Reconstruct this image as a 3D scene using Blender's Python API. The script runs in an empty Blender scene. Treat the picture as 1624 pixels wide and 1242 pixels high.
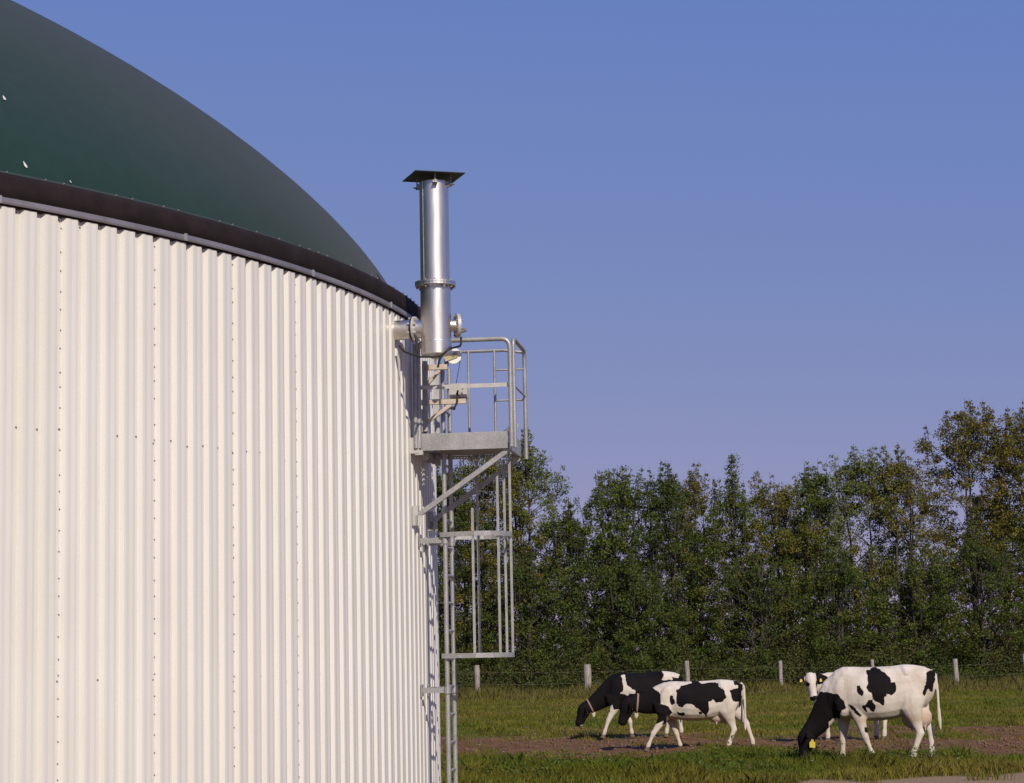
import bpy, bmesh, math, random
import numpy as np
from mathutils import Vector, Matrix

R_ = math.radians
scene = bpy.context.scene
COL = scene.collection

# ------------------------------------------------------------------ camera
EYE = 1.7
FPX, PITCH, ROLL = 3400.0, 0.12325, 0.0202
IW, IH = 1624.0, 1242.0
camd = bpy.data.cameras.new('camera')
cam = bpy.data.objects.new('camera', camd)
COL.objects.link(cam)
camd.sensor_width = 36.0
camd.lens = FPX / IW * 36.0
camd.clip_start = 0.1
camd.clip_end = 9000
_r = Vector((1, 0, 0)); _f = Vector((0, math.cos(PITCH), math.sin(PITCH))); _u = Vector((0, -math.sin(PITCH), math.cos(PITCH)))
CR = _r * math.cos(ROLL) - _u * math.sin(ROLL)
CU = _r * math.sin(ROLL) + _u * math.cos(ROLL)
cam.matrix_world = Matrix(((CR.x, CU.x, -_f.x, 0), (CR.y, CU.y, -_f.y, 0), (CR.z, CU.z, -_f.z, EYE), (0, 0, 0, 1)))
scene.camera = cam

# ------------------------------------------------------------------ sky, sun, exposure
SUN_AZ, SUN_EL = 19.0, 35.0          # degrees right of straight behind the camera, height
sdir = Vector((math.sin(R_(SUN_AZ)) * math.cos(R_(SUN_EL)), -math.cos(R_(SUN_AZ)) * math.cos(R_(SUN_EL)), math.sin(R_(SUN_EL))))
world = bpy.data.worlds.new('World'); scene.world = world; world.use_nodes = True
wn = world.node_tree.nodes; wl = world.node_tree.links
wn.clear()
wo = wn.new('ShaderNodeOutputWorld'); wb = wn.new('ShaderNodeBackground'); ws = wn.new('ShaderNodeTexSky')
ws.sky_type = 'NISHITA'; ws.sun_disc = False
ws.sun_elevation = R_(SUN_EL); ws.sun_rotation = R_(180 - SUN_AZ)
ws.altitude = 0; ws.air_density = 0.9; ws.dust_density = 0.0; ws.ozone_density = 3.0
# the camera's tone curve flattens the sky: one power per channel over the whole dome
wsp = wn.new('ShaderNodeSeparateColor'); wcb = wn.new('ShaderNodeCombineColor'); wl.new(ws.outputs[0], wsp.inputs[0])
for _i, (_g, _k) in enumerate(((0.62, 0.98), (0.32, 1.54), (-0.05, 5.62))):
    _p = wn.new('ShaderNodeMath'); _p.operation = 'POWER'; _p.inputs[1].default_value = _g; wl.new(wsp.outputs[_i], _p.inputs[0])
    _m = wn.new('ShaderNodeMath'); _m.operation = 'MULTIPLY'; _m.inputs[1].default_value = _k; wl.new(_p.outputs[0], _m.inputs[0]); wl.new(_m.outputs[0], wcb.inputs[_i])
wl.new(wcb.outputs[0], wb.inputs[0]); wl.new(wb.outputs[0], wo.inputs[0])
wb.inputs[1].default_value = 0.1
sund = bpy.data.lights.new('sun', 'SUN'); sund.energy = 4.2; sund.angle = R_(0.53); sund.color = (1.0, 0.92, 0.79)
sun = bpy.data.objects.new('sun', sund); COL.objects.link(sun)
sun.rotation_euler = (-sdir).to_track_quat('-Z', 'Y').to_euler()
vs = scene.view_settings
vs.view_transform = 'Standard'; vs.look = 'None'; vs.exposure = 0.0; vs.gamma = 1.0; vs.use_curve_mapping = False

# ------------------------------------------------------------------ helpers
def pixray(u, v):
    d = CR * ((u - IW / 2) / FPX) + CU * ((IH / 2 - v) / FPX) + _f
    return d

def ground_at(u, v, z=0.0):
    d = pixray(u, v); t = (z - EYE) / d.z
    return Vector((0, 0, EYE)) + d * t

def at_depth(u, v, y):
    d = pixray(u, v); return Vector((0, 0, EYE)) + d * (y / d.y)

def tag(o, label=None, cat=None, group=None, kind=None):
    if label: o['label'] = label
    if cat: o['category'] = cat
    if group: o['group'] = group
    if kind: o['kind'] = kind
    return o

def empty(name, loc=(0, 0, 0), rz=0.0):
    o = bpy.data.objects.new(name, None); COL.objects.link(o)
    o.location = loc; o.rotation_euler = (0, 0, rz); o.empty_display_size = 0.2
    return o

def link(name, me, parent=None):
    o = bpy.data.objects.new(name, me); COL.objects.link(o)
    if parent: o.parent = parent
    return o

def np_mesh(name, V, F, mat, smooth=False, tint=None):
    """V (n,3); F (m,k) all same size"""
    V = np.asarray(V, dtype=np.float32); F = np.asarray(F, dtype=np.int32)
    me = bpy.data.meshes.new(name)
    me.vertices.add(len(V)); me.vertices.foreach_set('co', V.ravel())
    k = F.shape[1]
    me.loops.add(F.size); me.loops.foreach_set('vertex_index', F.ravel())
    me.polygons.add(len(F)); me.polygons.foreach_set('loop_start', np.arange(0, F.size, k, dtype=np.int32))
    if smooth: me.polygons.foreach_set('use_smooth', np.ones(len(F), dtype=bool))
    me.update(calc_edges=True)
    if tint is not None:
        a = me.attributes.new('tint', 'FLOAT_COLOR', 'POINT')
        c = np.ones((len(V), 4), dtype=np.float32); c[:, :tint.shape[1]] = tint
        a.data.foreach_set('color', c.ravel())
    me.materials.append(mat)
    return me

class MB:
    def __init__(self): self.v = []; self.f = []; self.sm = []
    def add(self, vs_, fs, smooth=False):
        b = len(self.v); self.v += [tuple(x) for x in vs_]
        self.f += [tuple(i + b for i in q) for q in fs]; self.sm += [smooth] * len(fs)
        return self
    def box(self, c, s, rz=0.0, M=None):
        hx, hy, hz = s[0] / 2, s[1] / 2, s[2] / 2
        P = [Vector((x * hx, y * hy, z * hz)) for z in (-1, 1) for y in (-1, 1) for x in (-1, 1)]
        if M is None: M = Matrix.Rotation(rz, 3, 'Z')
        P = [M @ q + Vector(c) for q in P]
        return self.add(P, [(0, 2, 3, 1), (4, 5, 7, 6), (0, 1, 5, 4), (2, 6, 7, 3), (0, 4, 6, 2), (1, 3, 7, 5)])
    def bar(self, p, q, w, h, up=(0, 0, 1)):
        """rectangular bar from p to q, width w across, h along up"""
        p = Vector(p); q = Vector(q); d = (q - p); L = d.length; d.normalize()
        s = d.cross(Vector(up)); 
        if s.length < 1e-4: s = d.cross(Vector((1, 0, 0)))
        s.normalize(); t = s.cross(d)
        M = Matrix((d, s, t)).transposed()
        return self.box((p + q) / 2, (L, w, h), M=M)
    def tube(self, path, r, n=10, cap=True, smooth=True):
        path = [Vector(p) for p in path]
        rs = r if isinstance(r, (list, tuple)) else [r] * len(path)
        rings = []; prev = None
        for i, p in enumerate(path):
            if i == 0: d = path[1] - p
            elif i == len(path) - 1: d = p - path[i - 1]
            else: d = (path[i + 1] - p).normalized() + (p - path[i - 1]).normalized()
            d.normalize()
            if prev is None:
                a = d.cross(Vector((0, 0, 1)))
                if a.length < 0.05: a = d.cross(Vector((1, 0, 0)))
            else:
                a = prev - d * prev.dot(d)
            a.normalize(); prev = a; b = d.cross(a)
            rings.append([p + (a * math.cos(2 * math.pi * k / n) + b * math.sin(2 * math.pi * k / n)) * rs[i] for k in range(n)])
        vs_ = [x for rg in rings for x in rg]; fs = []
        for i in range(len(rings) - 1):
            for k in range(n):
                fs.append((i * n + k, i * n + (k + 1) % n, (i + 1) * n + (k + 1) % n, (i + 1) * n + k))
        self.add(vs_, fs, smooth)
        if cap:
            m = len(rings) - 1
            self.add(rings[0], [tuple(reversed(range(n)))]); self.add(rings[m], [tuple(range(n))])
        return self
    def lathe(self, c, axis, prof, n=24, smooth=True):
        """prof: list of (along, radius)"""
        c = Vector(c); d = Vector(axis).normalized()
        a = d.cross(Vector((0, 0, 1)))
        if a.length < 0.05: a = d.cross(Vector((1, 0, 0)))
        a.normalize(); b = d.cross(a)
        for (h0, r0), (h1, r1) in zip(prof[:-1], prof[1:]):
            V = []
            for h, r in ((h0, r0), (h1, r1)):
                V += [c + d * h + (a * math.cos(2 * math.pi * k / n) + b * math.sin(2 * math.pi * k / n)) * max(r, 1e-4) for k in range(n)]
            self.add(V, [(k, (k + 1) % n, n + (k + 1) % n, n + k) for k in range(n)], smooth)
        return self
    def mesh(self, name, mat):
        me = bpy.data.meshes.new(name); me.from_pydata([tuple(x) for x in self.v], [], self.f)
        me.polygons.foreach_set('use_smooth', self.sm); me.update()
        me.materials.append(mat); return me
    def build(self, name, mat, parent=None):
        return link(name, self.mesh(name, mat), parent)

def bend(pts, r, n=5):
    """polyline with rounded corners"""
    pts = [Vector(p) for p in pts]; out = [pts[0]]
    for a, b, c in zip(pts[:-2], pts[1:-1], pts[2:]):
        d0 = (a - b).normalized(); d1 = (c - b).normalized()
        p0 = b + d0 * r; p1 = b + d1 * r
        for k in range(n + 1):
            t = k / n
            out.append(p0 * (1 - t) ** 2 + b * (2 * t * (1 - t)) + p1 * t * t)
    out.append(pts[-1]); return out

# ------------------------------------------------------------------ materials
def mat(name):
    m = bpy.data.materials.new(name); m.use_nodes = True
    nt = m.node_tree; p = nt.nodes['Principled BSDF']
    return m, nt, p

def noise(nt, scale, detail=4, rough=0.55, coord='Object', stretch=None):
    tc = nt.nodes.new('ShaderNodeTexCoord'); n = nt.nodes.new('ShaderNodeTexNoise')
    n.inputs['Scale'].default_value = scale; n.inputs['Detail'].default_value = detail; n.inputs['Roughness'].default_value = rough
    if stretch:
        mp = nt.nodes.new('ShaderNodeMapping'); mp.inputs['Scale'].default_value = stretch
        nt.links.new(tc.outputs[coord], mp.inputs[0]); nt.links.new(mp.outputs[0], n.inputs['Vector'])
    else:
        nt.links.new(tc.outputs[coord], n.inputs['Vector'])
    return n

def ramp(nt, src, stops):
    r = nt.nodes.new('ShaderNodeValToRGB'); e = r.color_ramp.elements
    while len(e) < len(stops): e.new(0.5)
    for i, (p, c) in enumerate(stops):
        e[i].position = p; e[i].color = (c[0], c[1], c[2], 1) if not isinstance(c, (int, float)) else (c, c, c, 1)
    nt.links.new(src, r.inputs[0]); return r

def mixc(nt, fac, a, b, mode='MIX'):
    m = nt.nodes.new('ShaderNodeMix'); m.data_type = 'RGBA'; m.blend_type = mode
    for s, i in ((fac, 0), (a, 6), (b, 7)):
        if isinstance(s, (int, float)): m.inputs[i].default_value = s
        elif isinstance(s, tuple): m.inputs[i].default_value = (s[0], s[1], s[2], 1)
        else: nt.links.new(s, m.inputs[i])
    return m.outputs[2]

def bump(nt, p, src, strength=0.3, dist=0.01):
    b = nt.nodes.new('ShaderNodeBump'); b.inputs['Strength'].default_value = strength; b.inputs['Distance'].default_value = dist
    nt.links.new(src, b.inputs['Height']); nt.links.new(b.outputs[0], p.inputs['Normal'])

def simple(name, col, rough=0.5, metal=0.0, var=0.12, scale=8.0, bumpd=0.0):
    m, nt, p = mat(name)
    n = noise(nt, scale)
    lo = tuple(c * (1 - var) for c in col); hi = tuple(min(1, c * (1 + var)) for c in col)
    r = ramp(nt, n.outputs[0], [(0.3, lo), (0.7, hi)])
    nt.links.new(r.outputs[0], p.inputs['Base Color'])
    p.inputs['Roughness'].default_value = rough; p.inputs['Metallic'].default_value = metal
    if bumpd: bump(nt, p, n.outputs[0], 0.5, bumpd)
    return m

M = {}
def wall_mat():
    m, nt, p = mat('coated_sheet')
    n1 = noise(nt, 0.5, 3, 0.5, 'Object'); n2 = noise(nt, 2.0, 5, 0.6, 'Object', (6, 6, 0.35))
    oi = nt.nodes.new('ShaderNodeObjectInfo')
    base = ramp(nt, n1.outputs[0], [(0.35, (0.665, 0.635, 0.585)), (0.65, (0.71, 0.68, 0.63))])
    strk = ramp(nt, n2.outputs[0], [(0.35, (0.955, 0.94, 0.92)), (0.55, (1, 1, 1))])
    c = mixc(nt, 0.65, base.outputs[0], strk.outputs[0], 'MULTIPLY')
    rr = ramp(nt, oi.outputs['Random'], [(0, (0.955, 0.955, 0.945)), (1, (1.0, 1.0, 1.0))])
    c = mixc(nt, 1.0, c, rr.outputs[0], 'MULTIPLY')
    nt.links.new(c, p.inputs['Base Color'])
    p.inputs['Roughness'].default_value = 0.42
    p.inputs['Specular IOR Level'].default_value = 0.35
    n3 = noise(nt, 1.3, 2); bump(nt, p, n3.outputs[0], 0.25, 0.02)
    return m
M['wall'] = wall_mat()
def dome_mat():
    m, nt, p = mat('membrane')
    n1 = noise(nt, 0.25, 5, 0.6); n2 = noise(nt, 6.0, 6, 0.7)
    c = ramp(nt, n1.outputs[0], [(0.3, (0.008, 0.030, 0.024)), (0.7, (0.013, 0.036, 0.030))])
    d = ramp(nt, n2.outputs[0], [(0.40, (1, 1, 1)), (0.75, (1.5, 1.4, 1.35))])
    nt.links.new(mixc(nt, 0.5, c.outputs[0], d.outputs[0], 'MULTIPLY'), p.inputs['Base Color'])
    p.inputs['Roughness'].default_value = 0.6; p.inputs['Specular IOR Level'].default_value = 0.12
    p.inputs['Sheen Weight'].default_value = 0.22; p.inputs['Sheen Roughness'].default_value = 0.45
    p.inputs['Sheen Tint'].default_value = (1.0, 0.72, 0.52, 1)
    n3 = noise(nt, 0.8, 3); bump(nt, p, n3.outputs[0], 0.15, 0.05)
    return m
M['dome'] = dome_mat()
M['band'] = simple('rubber_band', (0.020, 0.014, 0.0145), 0.85, 0, 0.25, 5)
M['band'].node_tree.nodes['Principled BSDF'].inputs['Specular IOR Level'].default_value = 0.15
M['seal'] = simple('foam_seal', (0.03, 0.02, 0.018), 0.9)
M['trim'] = simple('trim_metal', (0.21, 0.19, 0.20), 0.5, 0.3, 0.25, 3)
M['screw'] = simple('screw', (0.27, 0.25, 0.235), 0.5, 0.5)
def galv():
    m, nt, p = mat('galvanised')
    v = noise(nt, 70, 3, 0.7); w = noise(nt, 5, 4)
    a = ramp(nt, v.outputs[0], [(0.32, (0.29, 0.29, 0.295)), (0.5, (0.40, 0.39, 0.385)), (0.70, (0.58, 0.56, 0.54))])
    b = ramp(nt, w.outputs[0], [(0.35, (0.78, 0.77, 0.76)), (0.65, (1, 1, 1))])
    nt.links.new(mixc(nt, 1.0, a.outputs[0], b.outputs[0], 'MULTIPLY'), p.inputs['Base Color'])
    r = ramp(nt, v.outputs[0], [(0.3, 0.55), (0.7, 0.35)])
    nt.links.new(r.outputs[0], p.inputs['Roughness'])
    p.inputs['Metallic'].default_value = 0.45
    return m
M['galv'] = galv()
def steel():
    m, nt, p = mat('stainless')
    w = noise(nt, 3, 4, 0.6, 'Object', (1, 1, 0.25)); f = noise(nt, 30, 3, 0.6, 'Object', (1, 1, 0.1))
    a = ramp(nt, w.outputs[0], [(0.3, (0.66, 0.61, 0.56)), (0.7, (0.80, 0.75, 0.70))])
    nt.links.new(a.outputs[0], p.inputs['Base Color'])
    r = ramp(nt, f.outputs[0], [(0.3, 0.34), (0.7, 0.44)])
    nt.links.new(r.outputs[0], p.inputs['Roughness'])
    p.inputs['Metallic'].default_value = 1.0
    return m
M['steel'] = steel()
M['cap'] = simple('dark_plate', (0.035, 0.04, 0.042), 0.5, 0.3)
M['rubber'] = simple('black_rubber', (0.012, 0.011, 0.012), 0.6)
M['tan'] = simple('primed_steel', (0.50, 0.42, 0.34), 0.6, 0.1, 0.15, 12)
M['plate'] = simple('grey_plate', (0.46, 0.44, 0.42), 0.5, 0.2, 0.1, 12)
M['whiteplastic'] = simple('white_plastic', (0.82, 0.80, 0.76), 0.4, 0, 0.04)
M['ochre'] = simple('ochre_plate', (0.45, 0.40, 0.22), 0.5, 0.1)
M['floor'] = simple('grating', (0.22, 0.21, 0.20), 0.6, 0.4)
M['rust'] = simple('rust', (0.35, 0.12, 0.05), 0.8)
M['concrete'] = simple('concrete', (0.36, 0.33, 0.29), 0.9, 0, 0.2, 6, 0.01)

# ------------------------------------------------------------------ ground
rng = np.random.default_rng(7)
def wave(x, y, s, seed):
    r = np.random.default_rng(seed); o = 0
    for k in range(7):
        a = r.uniform(0, 2 * np.pi); f = s * r.uniform(0.5, 2.2); o = o + np.sin((x * np.cos(a) + y * np.sin(a)) * f + r.uniform(0, 6.28))
    return o / 7 ** 0.5 / 0.9
def mud(x, y):
    """1 on the trodden strip, 0 on grass"""
    yc = 41.2 + 0.9 * np.sin(x * 0.55 + 1.0) + 0.6 * np.sin(x * 1.3) - 0.10 * x
    w = 6.6 + 1.4 * np.sin(x * 0.8 + 2)
    d = np.abs(y - yc) / w + 0.42 * wave(x, y * 0.5, 1.3, 3) + 0.30 * wave(x, y, 3.4, 4)
    m = np.clip((1.12 - d) * 1.7, 0, 1)
    return m
def sand(x, y):
    e = 29.25 + 0.55 * wave(x, y * 0, 1.1, 9) + 0.25 * wave(x, y * 0.3, 4, 11) + 0.05 * x - 0.5 * np.exp(-((x - 3.2) / 1.6) ** 2) * 2.2
    return np.clip((e - y) * 2.5, 0, 1)
def height(x, y):
    near = np.exp(-np.maximum(0, np.abs(y - 45) - 22) / 8.0) * np.exp(-np.maximum(0, np.abs(x - 5) - 18) / 6.0)
    h = 0.018 * wave(x, y, 0.9, 21) + mud(x, y) * (0.022 * wave(x, y, 4.5, 22) - 0.02)
    return h * near
xs = np.concatenate([[-3000, -1200, -500, -200, -90, -40, -20], np.arange(-10, 22, 0.2), [26, 34, 50, 90, 200, 500, 1200, 3000]])
ys = np.concatenate([[-600, -200, -60, -10, 8, 18], np.arange(22, 62, 0.22), np.arange(63, 120, 1.5), [125, 140, 180, 260, 500, 1000, 2500, 6000]])
GX, GY = np.meshgrid(xs, ys)
GZ = height(GX, GY)
nx, ny = len(xs), len(ys)
idx = np.arange(nx * ny).reshape(ny, nx)
F = np.stack([idx[:-1, :-1], idx[:-1, 1:], idx[1:, 1:], idx[1:, :-1]], -1).reshape(-1, 4)
tint = np.stack([mud(GX, GY).ravel(), sand(GX, GY).ravel(), np.zeros(nx * ny)], 1)
def ground_mat():
    m, nt, p = mat('pasture')
    a = nt.nodes.new('ShaderNodeAttribute'); a.attribute_name = 'tint'
    sp = nt.nodes.new('ShaderNodeSeparateColor'); nt.links.new(a.outputs['Color'], sp.inputs[0])
    n1 = noise(nt, 0.5, 6, 0.65); n2 = noise(nt, 5, 8, 0.7); n3 = noise(nt, 22, 4, 0.7)
    g = ramp(nt, n1.outputs[0], [(0.32, (0.095, 0.092, 0.013)), (0.5, (0.125, 0.112, 0.018)), (0.68, (0.165, 0.128, 0.028))])
    g2 = ramp(nt, n2.outputs[0], [(0.3, (0.55, 0.55, 0.5)), (0.7, (1.25, 1.2, 1.1))])
    gg = mixc(nt, 0.8, g.outputs[0], g2.outputs[0], 'MULTIPLY')
    d = ramp(nt, n2.outputs[0], [(0.28, (0.060, 0.031, 0.013)), (0.5, (0.155, 0.080, 0.036)), (0.72, (0.25, 0.140, 0.068))])
    s = ramp(nt, n3.outputs[0], [(0.3, (0.20, 0.13, 0.07)), (0.7, (0.38, 0.26, 0.155))])
    mm = nt.nodes.new('ShaderNodeMath'); mm.operation = 'MULTIPLY_ADD'; mm.inputs[1].default_value = 1.3; mm.inputs[2].default_value = -0.65; nt.links.new(n2.outputs[0], mm.inputs[0])
    ma = nt.nodes.new('ShaderNodeMath'); ma.operation = 'ADD'; nt.links.new(mm.outputs[0], ma.inputs[0]); nt.links.new(sp.outputs[0], ma.inputs[1])
    mr = ramp(nt, ma.outputs[0], [(0.30, (0, 0, 0)), (0.62, (1, 1, 1))])
    c = mixc(nt, mr.outputs[0], gg, d.outputs[0]); c = mixc(nt, sp.outputs[1], c, s.outputs[0])
    nt.links.new(c, p.inputs['Base Color']); p.inputs['Roughness'].default_value = 0.95
    p.inputs['Specular IOR Level'].default_value = 0.1
    bump(nt, p, n3.outputs[0], 0.8, 0.03)
    return m
M['ground'] = ground_mat()
V = np.stack([GX.ravel(), GY.ravel(), GZ.ravel()], 1)
gr = link('ground', np_mesh('ground', V, F, M['ground'], True, tint)); tag(gr, kind='structure')
gr['label'] = 'pasture ground with a brown trodden strip and a sandy edge'

# ------------------------------------------------------------------ tank
CX, CY = -13.56676, 24.1524
NP = 77; RT = NP * 1.035 / (2 * math.pi)
ZR = EYE + 3.485                      # top edge of the ribbed sheets
T0 = 0.87772                          # azimuth of the first counted rib
def wallframe(deg):
    th = R_(deg)
    return (CX + RT * math.sin(th), CY - RT * math.cos(th), 0), th - math.pi / 2
tank = empty('gas_storage_tank', (CX, CY, 0))
tag(tank, 'round storage tank of cream ribbed sheet metal under a dark green membrane dome', 'tank')

PA = 2 * math.pi / NP; RIBA = PA / 5
prof = []                              # (arc metres from panel start, radial offset)
pm = 0.207
for k in range(5):
    b = k * pm
    prof += [(b + 0.000, -0.035), (b + 0.044, -0.035), (b + 0.066, 0.0), (b + 0.088, 0.0015), (b + 0.124, -0.0015), (b + 0.163, 0.0015), (b + 0.185, 0.0), (b + 0.207, -0.035)]
def panel_mesh():
    V = []; zz = [0.05, 1.6, 3.3, ZR]
    pts = []
    for i, (s, o) in enumerate(prof):
        if i and i % 8 == 0: continue
        pts.append((s, o))
    # each sheet laps over its neighbour
    pts[0] = (-0.012, -0.0325); pts[-1] = (pts[-1][0] + 0.008, -0.0362)
    for z in zz:
        for s, o in pts:
            a = s / RT
            V.append(((RT + o) * math.sin(a), -(RT + o) * math.cos(a), z))
    n = len(pts); F = []
    for i in range(len(zz) - 1):
        for k in range(n - 1): F.append((i * n + k, i * n + k + 1, (i + 1) * n + k + 1, (i + 1) * n + k))
    # inner skin gives the sheet thickness at its cut edges
    b = len(V)
    for z in (zz[0], zz[-1]):
        for s, o in pts:
            a = s / RT; V.append(((RT + o - 0.0025) * math.sin(a), -(RT + o - 0.0025) * math.cos(a), z))
    t0 = 3 * n
    for k in range(n - 1):
        F.append((t0 + k, t0 + k + 1, b + n + k + 1, b + n + k)); F.append((b + k + 1, b + k, b + n + k, b + n + k + 1))
    me = bpy.data.meshes.new('wall_panel'); me.from_pydata(V, [], F); me.update(); me.materials.append(M['wall'])
    return me
def screw_mesh(seed):
    r = random.Random(seed); mb = MB()
    def sc(s, o, z, rad=0.0085):
        a = s / RT; c = Vector(((RT + o) * math.sin(a), -(RT + o) * math.cos(a), z)); ax = Vector((math.sin(a), -math.cos(a), 0))
        mb.lathe(c, ax, [(0, rad * 1.35), (0.004, rad * 1.2), (0.004, rad * 0.7), (0.010, rad * 0.6), (0.0102, 0.0)], 7, False)
    z = ZR - 0.10
    while z > 0.1:
        sc(0.036 + r.uniform(-.002, .002), -0.035, z + r.uniform(-0.03, 0.03), 0.0048); z -= 0.158
    for zz in (ZR - 0.035, 3.50, 1.56, 0.2):
        for k in range(5):
            if r.random() < 0.55 or k == 0:
                sc(k * pm + 0.022 + r.uniform(-.006, .006), -0.0335, zz + r.uniform(-.03, .03), 0.0062)
    return mb.mesh('screws', M['screw'])
pme = panel_mesh(); sms = [screw_mesh(i) for i in range(5)]
# the rib crown sits 0.1255 m into a rib; the first seam lies between rib 2 and rib 3
A0 = T0 + 2 * RIBA + RIBA * 0.5 - RIBA * 0.0 
A0 = T0 + 3 * RIBA - 0.1255 / RT
for i in range(NP):
    o = link('wall_panel', pme, tank); a = A0 + i * PA
    o.rotation_euler = (random.Random(i).uniform(-.0001, .0001), 0, a)
    s = link('screws', sms[i % 5], o); s['kind'] = 'stuff'
def ring(prof_, n, mat_, name, a0=0.0, a1=2 * math.pi, parent=None, smooth=True):
    full = abs(a1 - a0 - 2 * math.pi) < 1e-6; V = []; F = []
    m = n if full else n + 1
    for i in range(m):
        a = a0 + (a1 - a0) * i / n
        for r, z in prof_: V.append((r * math.sin(a), -r * math.cos(a), z))
    k = len(prof_)
    for i in range(n):
        j = (i + 1) % m
        for q in range(k - 1): F.append((i * k + q, j * k + q, j * k + q + 1, i * k + q + 1))
    if not full:
        F.append(tuple(range(k))); F.append(tuple(reversed([n * k + q for q in range(k)])))
    return np_ring(name, V, F, mat_, smooth)
def np_ring(name, V, F, mat_, smooth):
    me = bpy.data.meshes.new(name); me.from_pydata(V, [], F)
    me.polygons.foreach_set('use_smooth', [smooth] * len(F)); me.update(); me.materials.append(mat_); return me
# dark closure between sheets and trim
link('foam_seal', ring([(RT - 0.05, 0.05), (RT - 0.045, ZR - 0.01), (RT - 0.012, ZR + 0.002), (RT - 0.012, ZR + 0.05), (RT - 0.2, ZR + 0.05)], 231, M['seal'], 'foam_seal', smooth=False), tank)
# trim in lengths of two metres
NT = 40; TA = 2 * math.pi / NT; tr = RT
ta0 = T0 + 9.1 * RIBA
trim_me = ring([(tr + 0.006, ZR + 0.018), (tr + 0.022, ZR + 0.016), (tr + 0.026, ZR + 0.030), (tr + 0.018, ZR + 0.068), (tr + 0.004, ZR + 0.072), (tr - 0.02, ZR + 0.070), (tr - 0.02, ZR + 0.02)], 10, M['trim'], 'rim_trim', 0.0008, TA - 0.0004, smooth=False)
mbj = MB(); aj = 0.0006
mbj.box(((tr + 0.021) * math.sin(aj), -(tr + 0.024) * math.cos(aj), ZR + 0.045), (0.030, 0.012, 0.060))
joint_me = mbj.mesh('joint_strap', M['galv'])
for i in range(NT):
    o = link('rim_trim', trim_me, tank); o.rotation_euler = (0, 0, ta0 + i * TA); o.location.z = random.Random(i + 50).uniform(-0.004, 0.004)
    link('joint_strap', joint_me, o)
ZB = EYE + 3.745
rb = RT + 0.012
link('membrane_band', ring([(rb - 0.03, ZR + 0.05), (rb, ZR + 0.070), (rb + 0.004, ZR + 0.15), (rb + 0.002, ZR + 0.22), (rb - 0.02, ZB), (rb - 0.10, ZB + 0.012), (rb - 0.20, ZB + 0.004)], 220, M['band'], 'membrane_band'), tank)
# dome
R1, HD = 12.38, 5.45
dr = [R1 * math.sin(math.pi / 2 * (1 - k / 60)) for k in range(61)]
dp = [(rb - 0.03, ZB - 0.006), (rb - 0.075, ZB + 0.03)] + [(max(r, 0.002), ZB + 0.02 + HD * (1 - (r / R1) ** 1.75) ** 0.70) for r in dr]
dp = [q for i, q in enumerate(dp) if i < 2 or q[0] < rb - 0.08]
link('dome', ring(dp, 220, M['dome'], 'dome'), tank)
mbs = MB(); rs = random.Random(3)
for i in range(430):
    if rs.random() < 0.35: continue
    a = i * 2 * math.pi / 430
    c = Vector(((rb - 0.03) * math.sin(a), -(rb - 0.03) * math.cos(a), ZB + 0.004))
    mbs.lathe(c, (math.sin(a), -math.cos(a), 0.9), [(0, 0.009), (0.014, 0.008), (0.016, 0.0)], 6, False)
o = mbs.build('clamp_studs', M['screw'], tank); o['kind'] = 'stuff'
def dome_hit(u, v):
    d = pixray(u, v); t = 12.0
    while t < 40:
        p = Vector((0, 0, EYE)) + d * t; r = math.hypot(p.x - CX, p.y - CY)
        if r < R1 and p.z < ZB + 0.02 + HD * (1 - (r / R1) ** 1.75) ** 0.70: return p
        t += 0.01
    return None
M['dropping'] = simple('bird_dropping', (0.62, 0.60, 0.55), 0.8, 0, 0.15, 30)
for (u, v, L) in ((5, 157, 0.028), (38, 262, 0.030), (110, 289, 0.012)):
    p = dome_hit(u, v)
    if p is None: continue
    q = dome_hit(u + 4, v + 8) or p; e1 = (q - p).normalized(); rr_ = Vector((p.x - CX, p.y - CY, 0)).normalized(); e2 = Vector((-rr_.y, rr_.x, 0)); nn = e2.cross(e1); nn = nn if nn.dot(rr_) > 0 else -nn
    mb = MB(); P2 = []
    for k in range(12):
        a = 2 * math.pi * k / 12; w = 0.38 + 0.25 * math.cos(a)
        P2.append(p - Vector((CX, CY, 0)) + e1 * (L * math.cos(a)) + e2 * (L * w * math.sin(a)) + nn * 0.012)
    top_ = [x + nn * 0.004 for x in P2]
    mb.add(P2 + top_, [tuple(range(12, 24))] + [(k, (k + 1) % 12, 12 + (k + 1) % 12, 12 + k) for k in range(12)]); mb.build('bird_dropping', M['dropping'], tank)
link('foundation', ring([(RT + 0.14, -0.1), (RT + 0.14, 0.045), (RT + 0.13, 0.055), (RT - 0.1, 0.055)], 160, M['concrete'], 'foundation', smooth=False), tank)

# ------------------------------------------------------------------ exhaust stack
loc, rz = wallframe(77.8)
st = empty('exhaust_stack', (loc[0], loc[1], -0.037), rz); st.scale = (1.022, 1.022, 1.022)
tag(st, 'shiny steel exhaust stack with a dark square rain cap beside the tank rim', 'exhaust stack')
SA = 0.417                               # axis distance from the wall
def zz_(v): return v
mb = MB()
z0, zr_, zf, zt = 4.668, 4.80, 5.375, 6.40
PR = 0.150
mb.lathe((SA, 0, 0), (0, 0, 1), [(z0 + 0.012, 0.0), (z0, 0.06), (z0, PR * 0.93), (z0 + 0.006, PR + 0.004), (zr_ - 0.004, PR + 0.004), (zr_, PR + 0.001), (zr_ + 0.004, PR), (zf - 0.02, PR)], 40)
lowp = mb.build('lower_pipe', M['steel'], st)
mb = MB(); mb.lathe((SA, 0, 0), (0, 0, 1), [(z0 - 0.035, 0.0), (z0 - 0.035, 0.05), (z0 - 0.03, 0.055), (z0 + 0.001, 0.055)], 20)
mb.build('drain_boss', M['steel'], st)
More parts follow.
